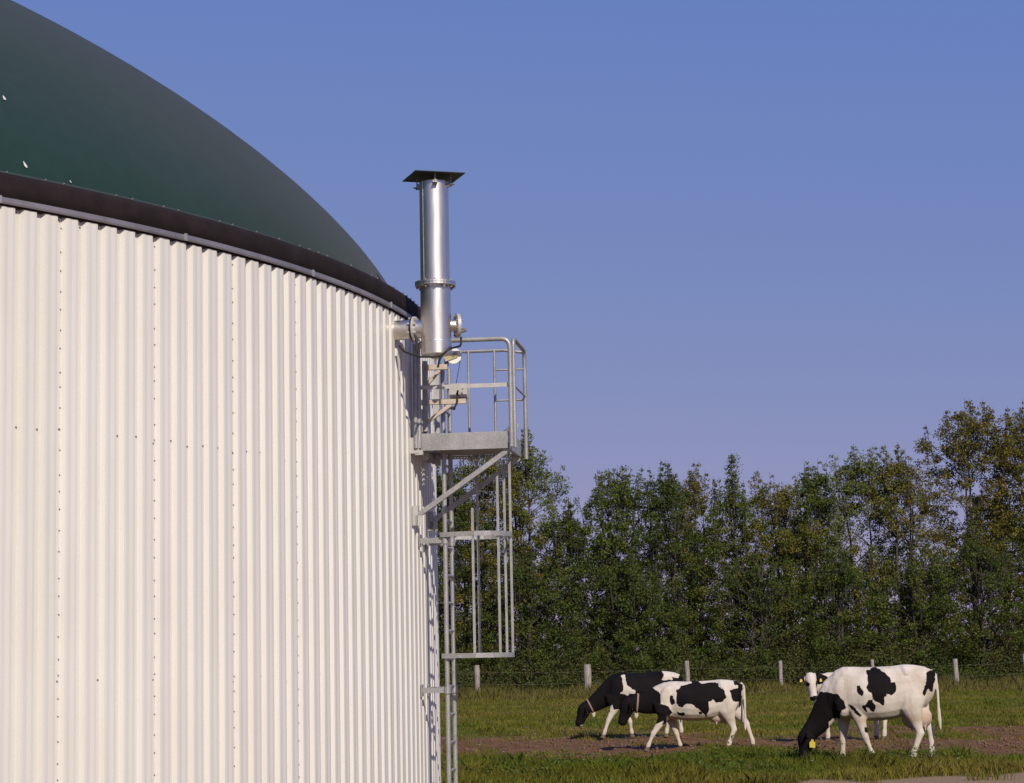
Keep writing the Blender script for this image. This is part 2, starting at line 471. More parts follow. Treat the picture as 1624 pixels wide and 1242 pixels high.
mb = MB(); mb.lathe((SA, 0, 0), (0, 0, 1), [(zf + 0.02, PR - 0.004), (zt, PR - 0.004), (zt, PR - 0.012), (zf + 0.3, PR - 0.012)], 40)
up = mb.build('upper_pipe', M['steel'], st)
mb = MB(); mb.bar((SA - 0.085, -(PR - 0.03) + 0.0, zf + 0.02), (SA - 0.085, -(PR - 0.03), zt), 0.006, 0.004, (0, 1, 0)); mb.build('weld_seam', M['steel'], up)
mb = MB()
mb.lathe((SA, 0, zf), (0, 0, 1), [(-0.022, PR - 0.01), (-0.022, 0.203), (-0.002, 0.203), (-0.002, PR + 0.01)], 40, False)
mb.lathe((SA, 0, zf), (0, 0, 1), [(0.001, PR + 0.01), (0.001, 0.203), (0.020, 0.203), (0.020, PR - 0.01)], 40, False)
fl = mb.build('flange', M['steel'], st)
mb = MB()
for k in range(12):
    a = 2 * math.pi * (k + 0.4) / 12; c = (SA + 0.180 * math.cos(a), 0.180 * math.sin(a), zf)
    mb.lathe(c, (0, 0, 1), [(-0.045, 0.0), (-0.045, 0.011), (0.034, 0.011), (0.034, 0.0)], 6, False)
o = mb.build('flange_bolts', M['screw'], fl); o['kind'] = 'stuff'
# wall stub with its flange pair
ZS = 4.935
mb = MB(); mb.lathe((-0.06, 0, ZS), (1, 0, 0), [(0, 0.098), (0.22, 0.098), (0.223, 0.096)], 28)
mb.lathe((0.20, 0, ZS), (1, 0, 0), [(0, 0.090), (0.12, 0.090)], 28)
stub = mb.build('wall_stub', M['steel'], st)
mb = MB(); mb.lathe((0.175, 0, ZS), (1, 0, 0), [(0, 0.08), (0, 0.128), (0.014, 0.128), (0.014, 0.09)], 32, False)
mb.build('gasket_flange', M['rubber'], st)
mb = MB(); mb.lathe((0.190, 0, ZS), (1, 0, 0), [(0, 0.09), (0, 0.130), (0.018, 0.130), (0.018, 0.085)], 32, False)
for k in range(8):
    a = 2 * math.pi * (k + 0.5) / 8
    mb.lathe((0.150, 0.113 * math.cos(a), ZS + 0.113 * math.sin(a)), (1, 0, 0), [(0, 0), (0, 0.011), (0.085, 0.011), (0.085, 0)], 6, False)
mb.build('stub_flange', M['plate'], st)
# inspection nozzle with blind disc, turned towards the platform
na = R_(26)
nd = Vector((math.cos(na), math.sin(na), 0)); nc = Vector((SA, 0, 4.965))
mb = MB(); mb.lathe(nc, nd, [(0.12, 0.062), (0.205, 0.062)], 24); mb.build('nozzle', M['steel'], st)
mb = MB(); mb.lathe(nc, nd, [(0.200, 0.0), (0.200, 0.122), (0.214, 0.122), (0.217, 0.120), (0.231, 0.120), (0.231, 0.0)], 32, False)
bf = mb.build('blind_disc', M['plate'], st)
mb = MB(); sd = nd.cross(Vector((0, 0, 1)))
for k in range(8):
    a = 2 * math.pi * (k + 0.5) / 8
    mb.lathe(nc + nd * 0.185 + sd * 0.102 * math.cos(a) + Vector((0, 0, 0.102 * math.sin(a))), nd, [(0, 0), (0, 0.010), (0.062, 0.010), (0.062, 0)], 6, False)
o = mb.build('disc_bolts', M['screw'], bf); o['kind'] = 'stuff'
mb = MB(); mb.bar(nc + nd * 0.24 + Vector((0, 0, -0.06)) - sd * 0.03, nc + nd * 0.30 + Vector((0, 0, -0.04)) + sd * 0.03, 0.03, 0.03); mb.build('latch', M['galv'], bf)
# rain cap on threaded rods
zc = 6.455
ca = R_(28)
def cpt(a, r, z): return Vector((SA + r * math.cos(a), r * math.sin(a), z))
# corners as seen: near-left, right, far-right, left
corn = [cpt(R_(-105), 0.362, zc), cpt(R_(-15), 0.362, zc), cpt(R_(75), 0.362, zc), cpt(R_(165), 0.362, zc)]
ctr = Vector((SA, 0, zc + 0.018))
mb = MB(); top = [c + Vector((0, 0, 0.006)) for c in corn]
Vc = corn + [ctr] + top + [ctr + Vector((0, 0, 0.006))]
mb.add(Vc, [(1, 0, 4), (2, 1, 4), (3, 2, 4), (0, 3, 4), (5, 6, 9), (6, 7, 9), (7, 8, 9), (8, 5, 9)] + [(k, (k + 1) % 4, 5 + (k + 1) % 4, 5 + k) for k in range(4)])
cap = mb.build('rain_cap', M['cap'], st)
for a in (-72, -8, 172, 108):
    a = R_(a); mb = MB()
    mb.tube([cpt(a, 0.182, zt - 0.055), cpt(a, 0.182, zc + 0.012)], 0.0065, 6)
    mb.bar(cpt(a, 0.145, zt - 0.035), cpt(a, 0.215, zt - 0.035), 0.05, 0.007)
    mb.bar(cpt(a, 0.147, zt - 0.055), cpt(a, 0.150, zt - 0.0), 0.04, 0.05)
    mb.lathe(cpt(a, 0.182, zt - 0.055), (0, 0, 1), [(0, 0), (0, 0.012), (0.014, 0.012), (0.014, 0)], 6, False)
    mb.build('cap_rod', M['galv'], st)
# black cable loops under the stack
mb = MB()
mb.tube(bend([(0.05, -0.05, 4.77), (0.12, -0.12, 4.70), (0.28, -0.17, 4.635), (0.46, -0.17, 4.625), (0.52, -0.16, 4.64)], 0.03, 4), 0.011, 7)
mb.tube(bend([nc + nd * 0.25 + Vector((0, 0, -0.11)), nc + nd * 0.25 + Vector((0, 0, -0.20)), (0.585, -0.16, 4.70), (0.50, -0.17, 4.63), (0.47, -0.17, 4.52)], 0.04, 4), 0.011, 7)
mb.tube([(0.235, -0.12, 4.86), (0.255, -0.13, 4.78), (0.25, -0.13, 4.70)], 0.014, 7)
mb.build('cable', M['rubber'], st)

# ------------------------------------------------------------------ service platform
PDEG = 83.0
loc, rz = wallframe(PDEG)
loc = (loc[0] - 0.095 * math.cos(rz), loc[1] - 0.095 * math.sin(rz), -0.046)
PSC = (1, 1.08, 1.027)
pf = empty('service_platform', loc, rz); pf.scale = PSC
tag(pf, 'galvanised service platform with tubular guard rails fixed to the tank wall', 'platform')
ZF = 3.79; ZRAIL = 4.885; BN, BF = -0.49, 0.49; AO = 1.12
G = M['galv']
mb = MB(); mb.box((0.62, BN - 0.004, 3.862), (0.94, 0.008, 0.165)); mb.box((0.62, BN + 0.022, 3.784), (0.94, 0.045, 0.006)); mb.box((0.62, BN + 0.02, 3.948), (0.94, 0.042, 0.006)); mb.build('near_beam', G, pf)
mb = MB(); mb.box((0.62, BF + 0.004, 3.862), (0.94, 0.008, 0.165)); mb.box((0.62, BF - 0.022, 3.784), (0.94, 0.045, 0.006)); mb.build('far_beam', G, pf)
mb = MB(); mb.box((1.098, 0, 3.862), (0.008, 0.955, 0.165)); mb.box((1.078, 0, 3.7855), (0.04, 0.955, 0.006)); mb.build('end_beam', G, pf)
mb = MB(); mb.box((0.17, 0, 3.85), (0.008, 0.955, 0.14)); mb.build('wall_beam', G, pf)
# grating: bearing bars
mb = MB()
for k in range(28):
    a = 0.19 + k * 0.033
    if 0.30 < a < 0.98:
        mb.box((a, -0.39, 3.83), (0.004, 0.15, 0.03)); mb.box((a, 0.39, 3.83), (0.004, 0.15, 0.03))
    else: mb.box((a, 0, 3.83), (0.004, 0.94, 0.03))
for b in (-0.455, -0.42, -0.385, -0.35, -0.322, 0.322, 0.35, 0.385, 0.42, 0.455): mb.box((0.635, b, 3.836), (0.91, 0.004, 0.012))
mb.build('grating', M['floor'], pf)
mb = MB(); mb.box((0.64, 0.0, 3.803), (0.70, 0.62, 0.006)); mb.build('trap_door', M['floor'], pf)
# near guard rail: one bent tube
mb = MB(); mb.tube(bend([(0.175, BN - 0.03, 3.80), (0.175, BN - 0.03, ZRAIL), (1.135, BN - 0.03, ZRAIL), (1.135, BN - 0.03, ZF)], 0.10, 7), 0.0245, 12)
mb.build('guard_rail', G, pf).__setitem__('label', 'bent guard rail on the side next to the stack')
mb = MB(); mb.bar((0.185, BN - 0.004, 4.42), (1.125, BN - 0.004, 4.42), 0.006, 0.042); mb.build('knee_bar', M['plate'], pf)
# end guard rail
mb = MB(); mb.tube(bend([(1.155, -0.405, ZF), (1.155, -0.405, ZRAIL + 0.02), (1.155, 0.50, ZRAIL + 0.02), (1.155, 0.50, ZF - 0.03)], 0.09, 7), 0.022, 12); mb.build('guard_rail', G, pf)
mb = MB(); mb.tube([(1.155, -0.40, 4.42), (1.155, 0.50, 4.42)], 0.010, 8); mb.build('knee_bar', G, pf)
# far guard rail
mb = MB(); mb.tube(bend([(0.20, BF, 3.80), (0.20, BF, ZRAIL + 0.035), (0.93, BF, ZRAIL + 0.035)], 0.09, 6) , 0.019, 10); mb.tube([(0.93, BF, ZRAIL + 0.035), (1.145, BF + 0.01, ZRAIL + 0.005)], 0.017, 10); mb.build('guard_rail', G, pf)
for a in (0.545, 0.83):
    mb = MB(); mb.tube([(a, BF - 0.01, 3.80), (a, BF - 0.01, ZRAIL + 0.035)], 0.015, 9); mb.build('rail_post', G, pf)
mb = MB(); mb.tube([(0.30, BF - 0.03, 4.035), (1.02, BF - 0.03, 4.035)], 0.022, 9); mb.build('lower_rail', G, pf)
for z in (4.71, 4.385):
    mb = MB(); mb.tube([(0.83, BF - 0.01, z), (1.15, BF, z)], 0.011, 8); mb.build('short_bar', G, pf)
mb = MB(); mb.tube(bend([(0.93, BF - 0.03, 4.035), (1.02, BF - 0.05, 4.10), (1.08, BF - 0.2, 4.09)], 0.04), 0.028, 8); mb.build('chain_roll', M['galv'], pf)
# wall uprights
for a, b, w in ((0.145, BN - 0.06, 0.022),):
    mb = MB(); mb.tube([(a, b, 3.80), (a, b, 4.86)], w, 10); mb.build('wall_upright', G, pf)
for b in (-0.30, 0.42):
    mb = MB(); mb.box((0.205, b, 4.20), (0.055, 0.055, 0.98)); mb.build('wall_upright', M['plate'], pf)
for b in (BN - 0.02, BF):
    mb = MB(); mb.box((0.125, b, 3.83), (0.09, 0.07, 0.16)); mb.box((0.17, b, 3.76), (0.08, 0.06, 0.05)); mb.build('wall_bracket', M['plate'], pf)
# diagonal braces with their wall plates
for b in (-0.44, 0.44):
    mb = MB(); mb.bar((0.145, b, 3.14), (1.09, b, 3.765), 0.05, 0.048, (0, 0, 1)); br = mb.build('brace', G, pf)
    mb = MB(); mb.box((0.110, b, 3.13), (0.06, 0.07, 0.20)); mb.box((0.15, b - 0.03, 3.08), (0.08, 0.01, 0.10)); mb.build('wall_plate', M['plate'], br)

# ------------------------------------------------------------------ caged ladder
ld = empty('caged_ladder', loc, rz); ld.scale = PSC
tag(ld, 'galvanised ladder with a safety cage hanging below the service platform', 'ladder')
LA = 0.375
for b in (-0.21, 0.21):
    mb = MB(); mb.tube([(LA, b, 0.0), (LA, b, 4.70)], 0.024, 10); mb.build('stile', G, ld)
rung = MB(); rung.tube([(0, -0.205, 0), (0, 0.205, 0)], 0.0135, 8)
rme = rung.mesh('rung', G)
z = 0.30
while z < 4.7:
    o = link('rung', rme, ld); o.location = (LA, 0, z); z += 0.28
def hoop(z):
    pts = [(LA - 0.05, -0.24, z), (0.52, -0.30, z)]
    for k in range(13):
        a = -math.pi / 2 + math.pi * k / 12
        pts.append((0.70 + 0.345 * math.cos(a), 0.345 * math.sin(a), z))
    pts += [(0.52, 0.30, z), (LA - 0.05, 0.24, z)]
    mb = MB()
    for p, q in zip(pts[:-1], pts[1:]): mb.bar(p, q, 0.008, 0.048)
    return mb.build('cage_hoop', G, ld)
hoop(2.945); hoop(1.725)
for a, b, z1 in ((0.685, -0.335, 3.20), (0.64, 0.325, 3.74), (0.935, -0.225, 3.55), (0.94, 0.255, 3.74), (1.036, 0.0, 3.74)):
    mb = MB(); mb.bar((a, b, 1.70), (a, b, z1), 0.026, 0.009, (0, 1, 0)); mb.build('cage_bar', G, ld)
for z in (2.89, 1.385, 0.25):
    for b in (-0.21, 0.21):
        mb = MB(); mb.box((0.235, b, z), (0.26, 0.012, 0.055)); mb.lathe((LA, b, z - 0.035), (0, 0, 1), [(0, 0.024), (0, 0.036), (0.07, 0.036), (0.07, 0.024)], 12, False)
        mb.box((0.108, b, z), (0.012, 0.10, 0.12)); mb.build('standoff_bracket', M['galv'], ld)

# ------------------------------------------------------------------ hand winch on two wall arms
wi = empty('hand_winch', loc, rz); wi.scale = PSC
tag(wi, 'hand winch with white pulley wheel on two tan bracket arms above the platform', 'winch')
WB = -0.36
for (z, a1, br0) in ((4.64, 0.455, 0.17), (4.285, 0.645, 0.20)):
    mb = MB(); mb.box(((0.235 + a1) / 2, WB, z), (a1 - 0.235, 0.05, 0.052)); arm = mb.build('bracket_arm', M['tan'], wi)
    mb = MB(); mb.bar((0.235, WB, z - br0), (0.235 + (a1 - 0.235) * 0.62, WB, z - 0.03), 0.036, 0.036); mb.build('strut', M['tan'], arm)
mb = MB(); mb.box((0.212, WB + 0.02, 4.35), (0.045, 0.05, 0.72)); mb.build('mounting_rail', M['plate'], wi)
mb = MB(); mb.box((0.565, WB - 0.02, 4.392), (0.185, 0.006, 0.145)); mb.box((0.565, WB + 0.03, 4.392), (0.185, 0.006, 0.145)); wp = mb.build('winch_housing', M['plate'], wi)
mb = MB(); mb.lathe((0.565, WB - 0.015, 4.39), (0, 1, 0), [(0, 0.0), (0, 0.045), (0.04, 0.045), (0.04, 0.0)], 16, False); mb.build('drum', M['galv'], wi)
mb = MB(); mb.box((0.575, WB, 4.316), (0.165, 0.06, 0.008)); mb.build('rusty_base', M['rust'], wi)
mb = MB()
for a, z in ((0.50, 4.43), (0.51, 4.425), (0.615, 4.41), (0.60, 4.37), (0.61, 4.36)):
    mb.lathe((a, WB - 0.03, z), (0, 1, 0), [(0, 0), (0, 0.008), (0.01, 0.008)], 6, False)
o = mb.build('bolts', M['screw'], wp); o['kind'] = 'stuff'
mb = MB(); mb.tube([(0.56, WB - 0.05, 4.27), (0.525, WB - 0.055, 4.205)], 0.010, 8); mb.tube([(0.525, WB - 0.05, 4.205), (0.523, WB - 0.13, 4.200)], 0.016, 8); mb.tube([(0.565, WB - 0.02, 4.39), (0.565, WB - 0.05, 4.385), (0.56, WB - 0.05, 4.27)], 0.009, 8); mb.build('crank', M['rubber'], wi)
pc = Vector((0.525, WB, 4.748))
mb = MB(); mb.lathe(pc - Vector((0, 0.018, 0)), (0, 1, 0), [(0, 0.0), (0, 0.080), (0.006, 0.082), (0.014, 0.070), (0.022, 0.070), (0.030, 0.082), (0.036, 0.080), (0.036, 0.0)], 32, False); mb.build('pulley_wheel', M['whiteplastic'], wi)
mb = MB(); d = Vector((0.95, 0, 0.32)).normalized()
mb.bar(pc - d * 0.10 + Vector((0, -0.026, 0)), pc + d * 0.035 + Vector((0, -0.026, 0)), 0.010, 0.055, (0, 0, 1)); mb.bar(pc - d * 0.10 + Vector((0, 0.028, 0)), pc + d * 0.035 + Vector((0, 0.028, 0)), 0.010, 0.055, (0, 0, 1))
mb.build('pulley_cheek', M['ochre'], wi)
mb = MB(); mb.lathe(pc - Vector((0, 0.036, 0)), (0, 1, 0), [(0, 0), (0, 0.012), (0.07, 0.012), (0.07, 0)], 8, False); mb.build('axle', M['screw'], wi)
mb = MB(); mb.bar((0.445, WB, 4.655), (0.445, WB, 4.74), 0.03, 0.04, (1, 0, 0)); mb.build('pulley_post', M['rubber'], wi)
mb = MB(); mb.tube([pc + Vector((0.070, 0, -0.02)), (0.535, WB, 4.43)], 0.0035, 5); mb.build('cable', M['rubber'], wi)
#@@COWS
# ------------------------------------------------------------------ cows
def section(n, up, down, w, roof):
    out = []
    for k in range(n):
        t = 2 * math.pi * k / n; c, s = math.cos(t), math.sin(t)
        y = w * math.copysign(abs(c) ** 0.85, c) * (1 - roof * max(0, s) ** 1.5)
        out.append((y, (up if s > 0 else down) * math.copysign(abs(s) ** 0.92, s)))
    return out

def loft(mb, stations, n=18, roof=0.25):
    """stations: (x, top, bottom, halfwidth) upright rings"""
    rings = []
    for x, t, b, w in stations:
        m = (t + b) / 2
        rings.append([Vector((x, y, m + z)) for y, z in section(n, (t - b) / 2, (t - b) / 2, w, roof)])
    stitch(mb, rings, n)

def stitch(mb, rings, n):
    V = [p for r in rings for p in r]; F = []
    for i in range(len(rings) - 1):
        for k in range(n): F.append((i * n + k, i * n + (k + 1) % n, (i + 1) * n + (k + 1) % n, (i + 1) * n + k))
    F.append(tuple(reversed(range(n)))); F.append(tuple((len(rings) - 1) * n + k for k in range(n)))
    mb.add(V, F, True)

def limb(mb, pts, lat=(0, 1, 0), n=12):
    """pts: (position, radius across the limb in its plane, radius sideways)"""
    lat = Vector(lat).normalized(); P = [Vector(p[0]) for p in pts]; rings = []
    for i, (p, ra, rb) in enumerate(pts):
        d = (P[min(i + 1, len(P) - 1)] - P[max(i - 1, 0)]).normalized()
        l = (lat - d * lat.dot(d)).normalized(); u = d.cross(l)
        rings.append([P[i] + l * (rb * math.cos(2 * math.pi * k / n)) + u * (ra * math.sin(2 * math.pi * k / n)) for k in range(n)])
    stitch(mb, rings, n)

def blob(mb, c, r, n=14):
    c = Vector(c); rings = []
    for i in range(1, 9):
        a = math.pi * i / 9
        rings.append([c + Vector((r[0] * math.cos(a), r[1] * math.sin(a) * math.cos(2 * math.pi * k / n), r[2] * math.sin(a) * math.sin(2 * math.pi * k / n))) for k in range(n)])
    stitch(mb, rings, n)

def lerp(a, b, t): return Vector(a) * (1 - t) + Vector(b) * t

def signed(poly, P):
    """signed distance to polygon, positive inside; P (n,2)"""
    poly = np.asarray(poly, float); n = len(poly); d = np.full(len(P), 1e9); ins = np.zeros(len(P), bool)
    for i in range(n):
        a = poly[i]; b = poly[(i + 1) % n]; e = b - a; w = P - a
        t = np.clip((w @ e) / max(e @ e, 1e-9), 0, 1); d = np.minimum(d, np.hypot(*(w - t[:, None] * e).T))
        c1 = (a[1] > P[:, 1]) != (b[1] > P[:, 1])
        with np.errstate(divide='ignore', invalid='ignore'):
            xi = a[0] + (P[:, 1] - a[1]) / (b[1] - a[1] + 1e-12) * (b[0] - a[0])
        ins ^= c1 & (P[:, 0] < xi)
    return np.where(ins, d, -d)

def cow_mat():
    m, nt, p = mat('cow_coat')
    a = nt.nodes.new('ShaderNodeAttribute'); a.attribute_name = 'tint'
    sp = nt.nodes.new('ShaderNodeSeparateColor'); nt.links.new(a.outputs['Color'], sp.inputs[0])
    n1 = noise(nt, 9, 3, 0.5); n2 = noise(nt, 3, 5, 0.65); n3 = noise(nt, 7, 5, 0.6, 'Object', (1, 1, 0.45))
    ad = nt.nodes.new('ShaderNodeMath'); ad.operation = 'MULTIPLY_ADD'; ad.inputs[1].default_value = 0.36; ad.inputs[2].default_value = -0.18
    nt.links.new(n1.outputs[0], ad.inputs[0])
    sm = nt.nodes.new('ShaderNodeMath'); sm.operation = 'ADD'; nt.links.new(sp.outputs[0], sm.inputs[0]); nt.links.new(ad.outputs[0], sm.inputs[1])
    k = ramp(nt, sm.outputs[0], [(0.485, (0, 0, 0)), (0.515, (1, 1, 1))])
    wh = ramp(nt, n2.outputs[0], [(0.3, (0.45, 0.37, 0.29)), (0.5, (0.58, 0.505, 0.425)), (0.8, (0.67, 0.60, 0.52))])
    bl = ramp(nt, n2.outputs[0], [(0.3, (0.005, 0.004, 0.0045)), (0.8, (0.011, 0.008, 0.008))])
    c = mixc(nt, k.outputs[0], wh.outputs[0], bl.outputs[0])
    dirt = ramp(nt, n1.outputs[0], [(0.35, (0.30, 0.20, 0.12)), (0.7, (0.46, 0.33, 0.22))])
    c = mixc(nt, sp.outputs[1], c, dirt.outputs[0])            # muddy lower legs and belly
    c = mixc(nt, sp.outputs[2], c, (0.44, 0.29, 0.215))         # bare skin: udder, nose
    nt.links.new(c, p.inputs['Base Color']); p.inputs['Roughness'].default_value = 0.8
    p.inputs['Specular IOR Level'].default_value = 0.10
    bump(nt, p, n3.outputs[0], 0.5, 0.03)
    return m
M['cow'] = cow_mat()
M['tagyellow'] = simple('yellow_tag', (0.70, 0.52, 0.06), 0.5)
M['collar'] = simple('collar_strap', (0.27, 0.175, 0.12), 0.7, 0, 0.2, 20)
M['eye'] = simple('eye', (0.008, 0.006, 0.006), 0.15)

def head_parts(mb, poll, muzzle, lat, ears=(35, 35), s=1.0):
    d = (Vector(muzzle) - Vector(poll)); L = d.length; dn = d / L; lat = Vector(lat).normalized()
    front = lat.cross(dn)                                  # which way the forehead faces is fixed by the caller through lat
    P = Vector(poll)
    limb(mb, [(P - dn * 0.06 * s, 0.070 * s, 0.060 * s), (P + dn * 0.01, 0.115 * s, 0.100 * s), (P + dn * L * 0.2, 0.142 * s, 0.118 * s), (P + dn * L * 0.38, 0.136 * s, 0.112 * s),
              (P + dn * L * 0.58, 0.112 * s, 0.084 * s), (P + dn * L * 0.78, 0.095 * s, 0.076 * s), (P + dn * L * 0.90, 0.092 * s, 0.084 * s), (P + dn * L * 0.99, 0.080 * s, 0.076 * s), (P + dn * L * 1.05, 0.045 * s, 0.048 * s)], lat, 14)
    for sg, dr in ((1, ears[0]), (-1, ears[1])):
        e0 = P + dn * 0.045 * s + lat * (sg * 0.075 * s)
        ed = (lat * sg * math.cos(R_(dr)) + Vector((0, 0, -math.sin(R_(dr)))) * 1.0)
        ax = ed.cross(front)
        limb(mb, [(e0, 0.028 * s, 0.022 * s), (e0 + ed * 0.05 * s, 0.045 * s, 0.018 * s), (e0 + ed * 0.11 * s, 0.058 * s, 0.016 * s), (e0 + ed * 0.165 * s, 0.042 * s, 0.014 * s), (e0 + ed * 0.20 * s, 0.014 * s, 0.010 * s)], front, 10)
    return dn, front, lat

def make_cow(name, spec):
    """spec in the cow's own frame: x forward, y to its left, z up"""
    mb = MB()
    loft(mb, spec['body'])
    H = spec['body']
    # hip and shoulder masses
    for c, r in spec.get('blobs', []): blob(mb, c, r)
    limb(mb, spec['neck'], (0, 1, 0), 16)
    zt = max(q[1] for q in H)                                   # hook bones, pin bones, edge of the shoulder blade
    for sg in (1, -1):
        limb(mb, [((-0.34, 0.03 * sg, zt - 0.06), 0.06, 0.05), ((-0.38, 0.13 * sg, zt - 0.085), 0.055, 0.05), ((-0.40, 0.185 * sg, zt - 0.135), 0.050, 0.045), ((-0.40, 0.20 * sg, zt - 0.17), 0.04, 0.04)], (1, 0, 0), 10)
        limb(mb, [((-0.66, 0.06 * sg, zt - 0.09), 0.05, 0.04), ((-0.77, 0.10 * sg, zt - 0.13), 0.045, 0.045), ((-0.80, 0.11 * sg, zt - 0.17), 0.03, 0.03)], (0, 1, 0), 10)
        limb(mb, [((0.46, 0.05 * sg, zt - 0.05), 0.05, 0.05), ((0.55, 0.17 * sg, zt - 0.30), 0.06, 0.05), ((0.64, 0.205 * sg, zt - 0.58), 0.07, 0.05), ((0.62, 0.19 * sg, zt - 0.70), 0.05, 0.04)], (0, 1, 0), 10)
    head_parts(mb, spec['poll'], spec['muzzle'], spec.get('headlat', (0, 1, 0)), spec.get('ears', (35, 35)), spec.get('hs', 1.0))
    for y, kind, pts in spec['legs']:
        k = spec.get('ls', 1.0) * 1.12
        if kind == 'f':
            el, kn, fe, ho = [Vector((x, y * 0.9, z)) for x, z in pts]
            top = el + Vector((0.02, 0, 0.28)); top.y = y * 0.85
            limb(mb, [(top, 0.17 * k, 0.06 * k), (lerp(top, el, 0.6), 0.14 * k, 0.075 * k), (el, 0.098 * k, 0.070 * k), (lerp(el, kn, 0.55), 0.063 * k, 0.052 * k), (lerp(el, kn, 0.9), 0.052 * k, 0.048 * k), (kn, 0.054 * k, 0.05 * k),
                      (lerp(kn, fe, 0.35), 0.038 * k, 0.034 * k), (lerp(kn, fe, 0.75), 0.035 * k, 0.032 * k), (fe, 0.046 * k, 0.043 * k), (lerp(fe, ho, 0.5), 0.038 * k, 0.038 * k), (lerp(fe, ho, 0.72), 0.052 * k, 0.050 * k), (ho, 0.062 * k, 0.056 * k)], (0, 1, 0))
        else:
            hp, sf, hk, fe, ho = [Vector((x, y * 0.92, z)) for x, z in pts]
            hp.y *= 0.8
            limb(mb, [(hp, 0.21 * k, 0.09 * k), (lerp(hp, sf, 0.5), 0.20 * k, 0.11 * k), (sf, 0.155 * k, 0.095 * k), (lerp(sf, hk, 0.45), 0.092 * k, 0.064 * k), (lerp(sf, hk, 0.85), 0.058 * k, 0.045 * k), (hk, 0.062 * k, 0.046 * k),
                      (lerp(hk, fe, 0.25), 0.046 * k, 0.038 * k), (lerp(hk, fe, 0.7), 0.038 * k, 0.034 * k), (fe, 0.048 * k, 0.044 * k), (lerp(fe, ho, 0.5), 0.040 * k, 0.039 * k), (lerp(fe, ho, 0.72), 0.053 * k, 0.050 * k), (ho, 0.062 * k, 0.056 * k)], (0, 1, 0))
    ux, uz, ur = spec['udder']
    blob(mb, (ux, 0, uz), (ur[0], ur[1], ur[2]))
    for sx in (-0.5, 0.35):
        for sy in (-0.5, 0.5):
            c = Vector((ux + sx * ur[0], sy * ur[1], uz - ur[2] * 0.80)); limb(mb, [(c + Vector((0, 0, 0.03)), 0.022, 0.022), (c - Vector((0, 0, 0.03)), 0.018, 0.018), (c - Vector((0, 0, 0.055)), 0.010, 0.010)], (0, 1, 0), 8)
    tl = spec['tail']
    limb(mb, [(tl[0], 0.045, 0.035), (tl[1], 0.030, 0.026)] + [(q, 0.024, 0.022) for q in tl[2:-2]] + [(tl[-2], 0.036, 0.032), (tl[-1], 0.016, 0.015)], (0, 1, 0), 10)
    raw = mb.build('raw', M['cow'])
    md = raw.modifiers.new('r', 'REMESH'); md.mode = 'VOXEL'; md.voxel_size = 0.0155; md.use_smooth_shade = True
    s2 = raw.modifiers.new('s', 'SMOOTH'); s2.iterations = 5; s2.factor = 0.5
    dg = bpy.context.evaluated_depsgraph_get()
    me = bpy.data.meshes.new_from_object(raw.evaluated_get(dg)); me.name = 'body'
    bpy.data.objects.remove(raw)
    n = len(me.vertices); co = np.empty(n * 3, np.float32); me.vertices.foreach_get('co', co); co = co.reshape(-1, 3)
    P = co[:, [0, 2]].astype(float)
    blk = np.full(n, -1.0)
    for poly in spec['black']: blk = np.maximum(blk, signed(poly, P))
    for poly in spec.get('white', []): blk = np.minimum(blk, -signed(poly, P))
    if 'colorfn' in spec: blk = spec['colorfn'](co, blk)
    t = np.zeros((n, 3), np.float32)
    t[:, 0] = np.clip(0.5 + blk * 4.0, 0, 1)
    low = np.clip((0.42 - co[:, 2]) / 0.5, 0, 1) * 0.45 * (co[:, 0] < spec['poll'][0] - 0.20)
    hoof = np.clip((0.075 - co[:, 2]) * 60, 0, 1) * (co[:, 0] < spec['poll'][0] - 0.20)
    belly = np.clip(1 - np.abs(co[:, 2] - spec['belly']) / 0.10, 0, 1) * (np.abs(co[:, 0]) < 0.62) * 0.55
    t[:, 1] = np.clip(np.maximum(low, belly), 0, 0.6)
    ud = ((co[:, 0] - ux) / (ur[0] * 1.12)) ** 2 + (co[:, 1] / (ur[1] * 1.15)) ** 2 + ((co[:, 2] - uz + 0.03) / (ur[2] * 1.15)) ** 2
    mz = np.linalg.norm(co - (np.array(spec['muzzle']) + 0.03 * (np.array(spec['muzzle']) - np.array(spec['poll']))), axis=1)
    t[:, 2] = np.clip(np.maximum(np.clip((1.0 - ud) * 4, 0, 0.75) * spec.get('uskin', 1.0), (0.055 - mz) * 20 * spec.get('nose', 0.0)), 0, 0.85)
    t[:, 0] = np.where(hoof > 0.5, 0.9, t[:, 0])
    a = me.attributes.new('tint', 'FLOAT_COLOR', 'POINT'); c4 = np.ones((n, 4), np.float32); c4[:, :3] = t; a.data.foreach_set('color', c4.ravel())
    me.materials.clear(); me.materials.append(M['cow'])
    return me

def topline(sz, sx=1.0, belly=0.60, dx=0.0):
    base = [(-0.80, 1.20, 0.98, 0.09), (-0.77, 1.32, 0.90, 0.16), (-0.68, 1.385, 0.78, 0.225), (-0.52, 1.415, 0.70, 0.265), (-0.38, 1.425, 0.655, 0.275), (-0.20, 1.405, 0.60, 0.295),
            (0.02, 1.395, 0.575, 0.335), (0.24, 1.395, 0.58, 0.335), (0.40, 1.405, 0.60, 0.285), (0.54, 1.405, 0.625, 0.235), (0.66, 1.35, 0.655, 0.20), (0.76, 1.23, 0.71, 0.16), (0.83, 1.10, 0.80, 0.10)]
    out = []
    for x, t, b, w in base:
        bb = belly + (b - 0.575) * 1.0
        out.append((x * sx + dx, t * sz, bb, w * 0.5 * (sz + 1)))
    return out

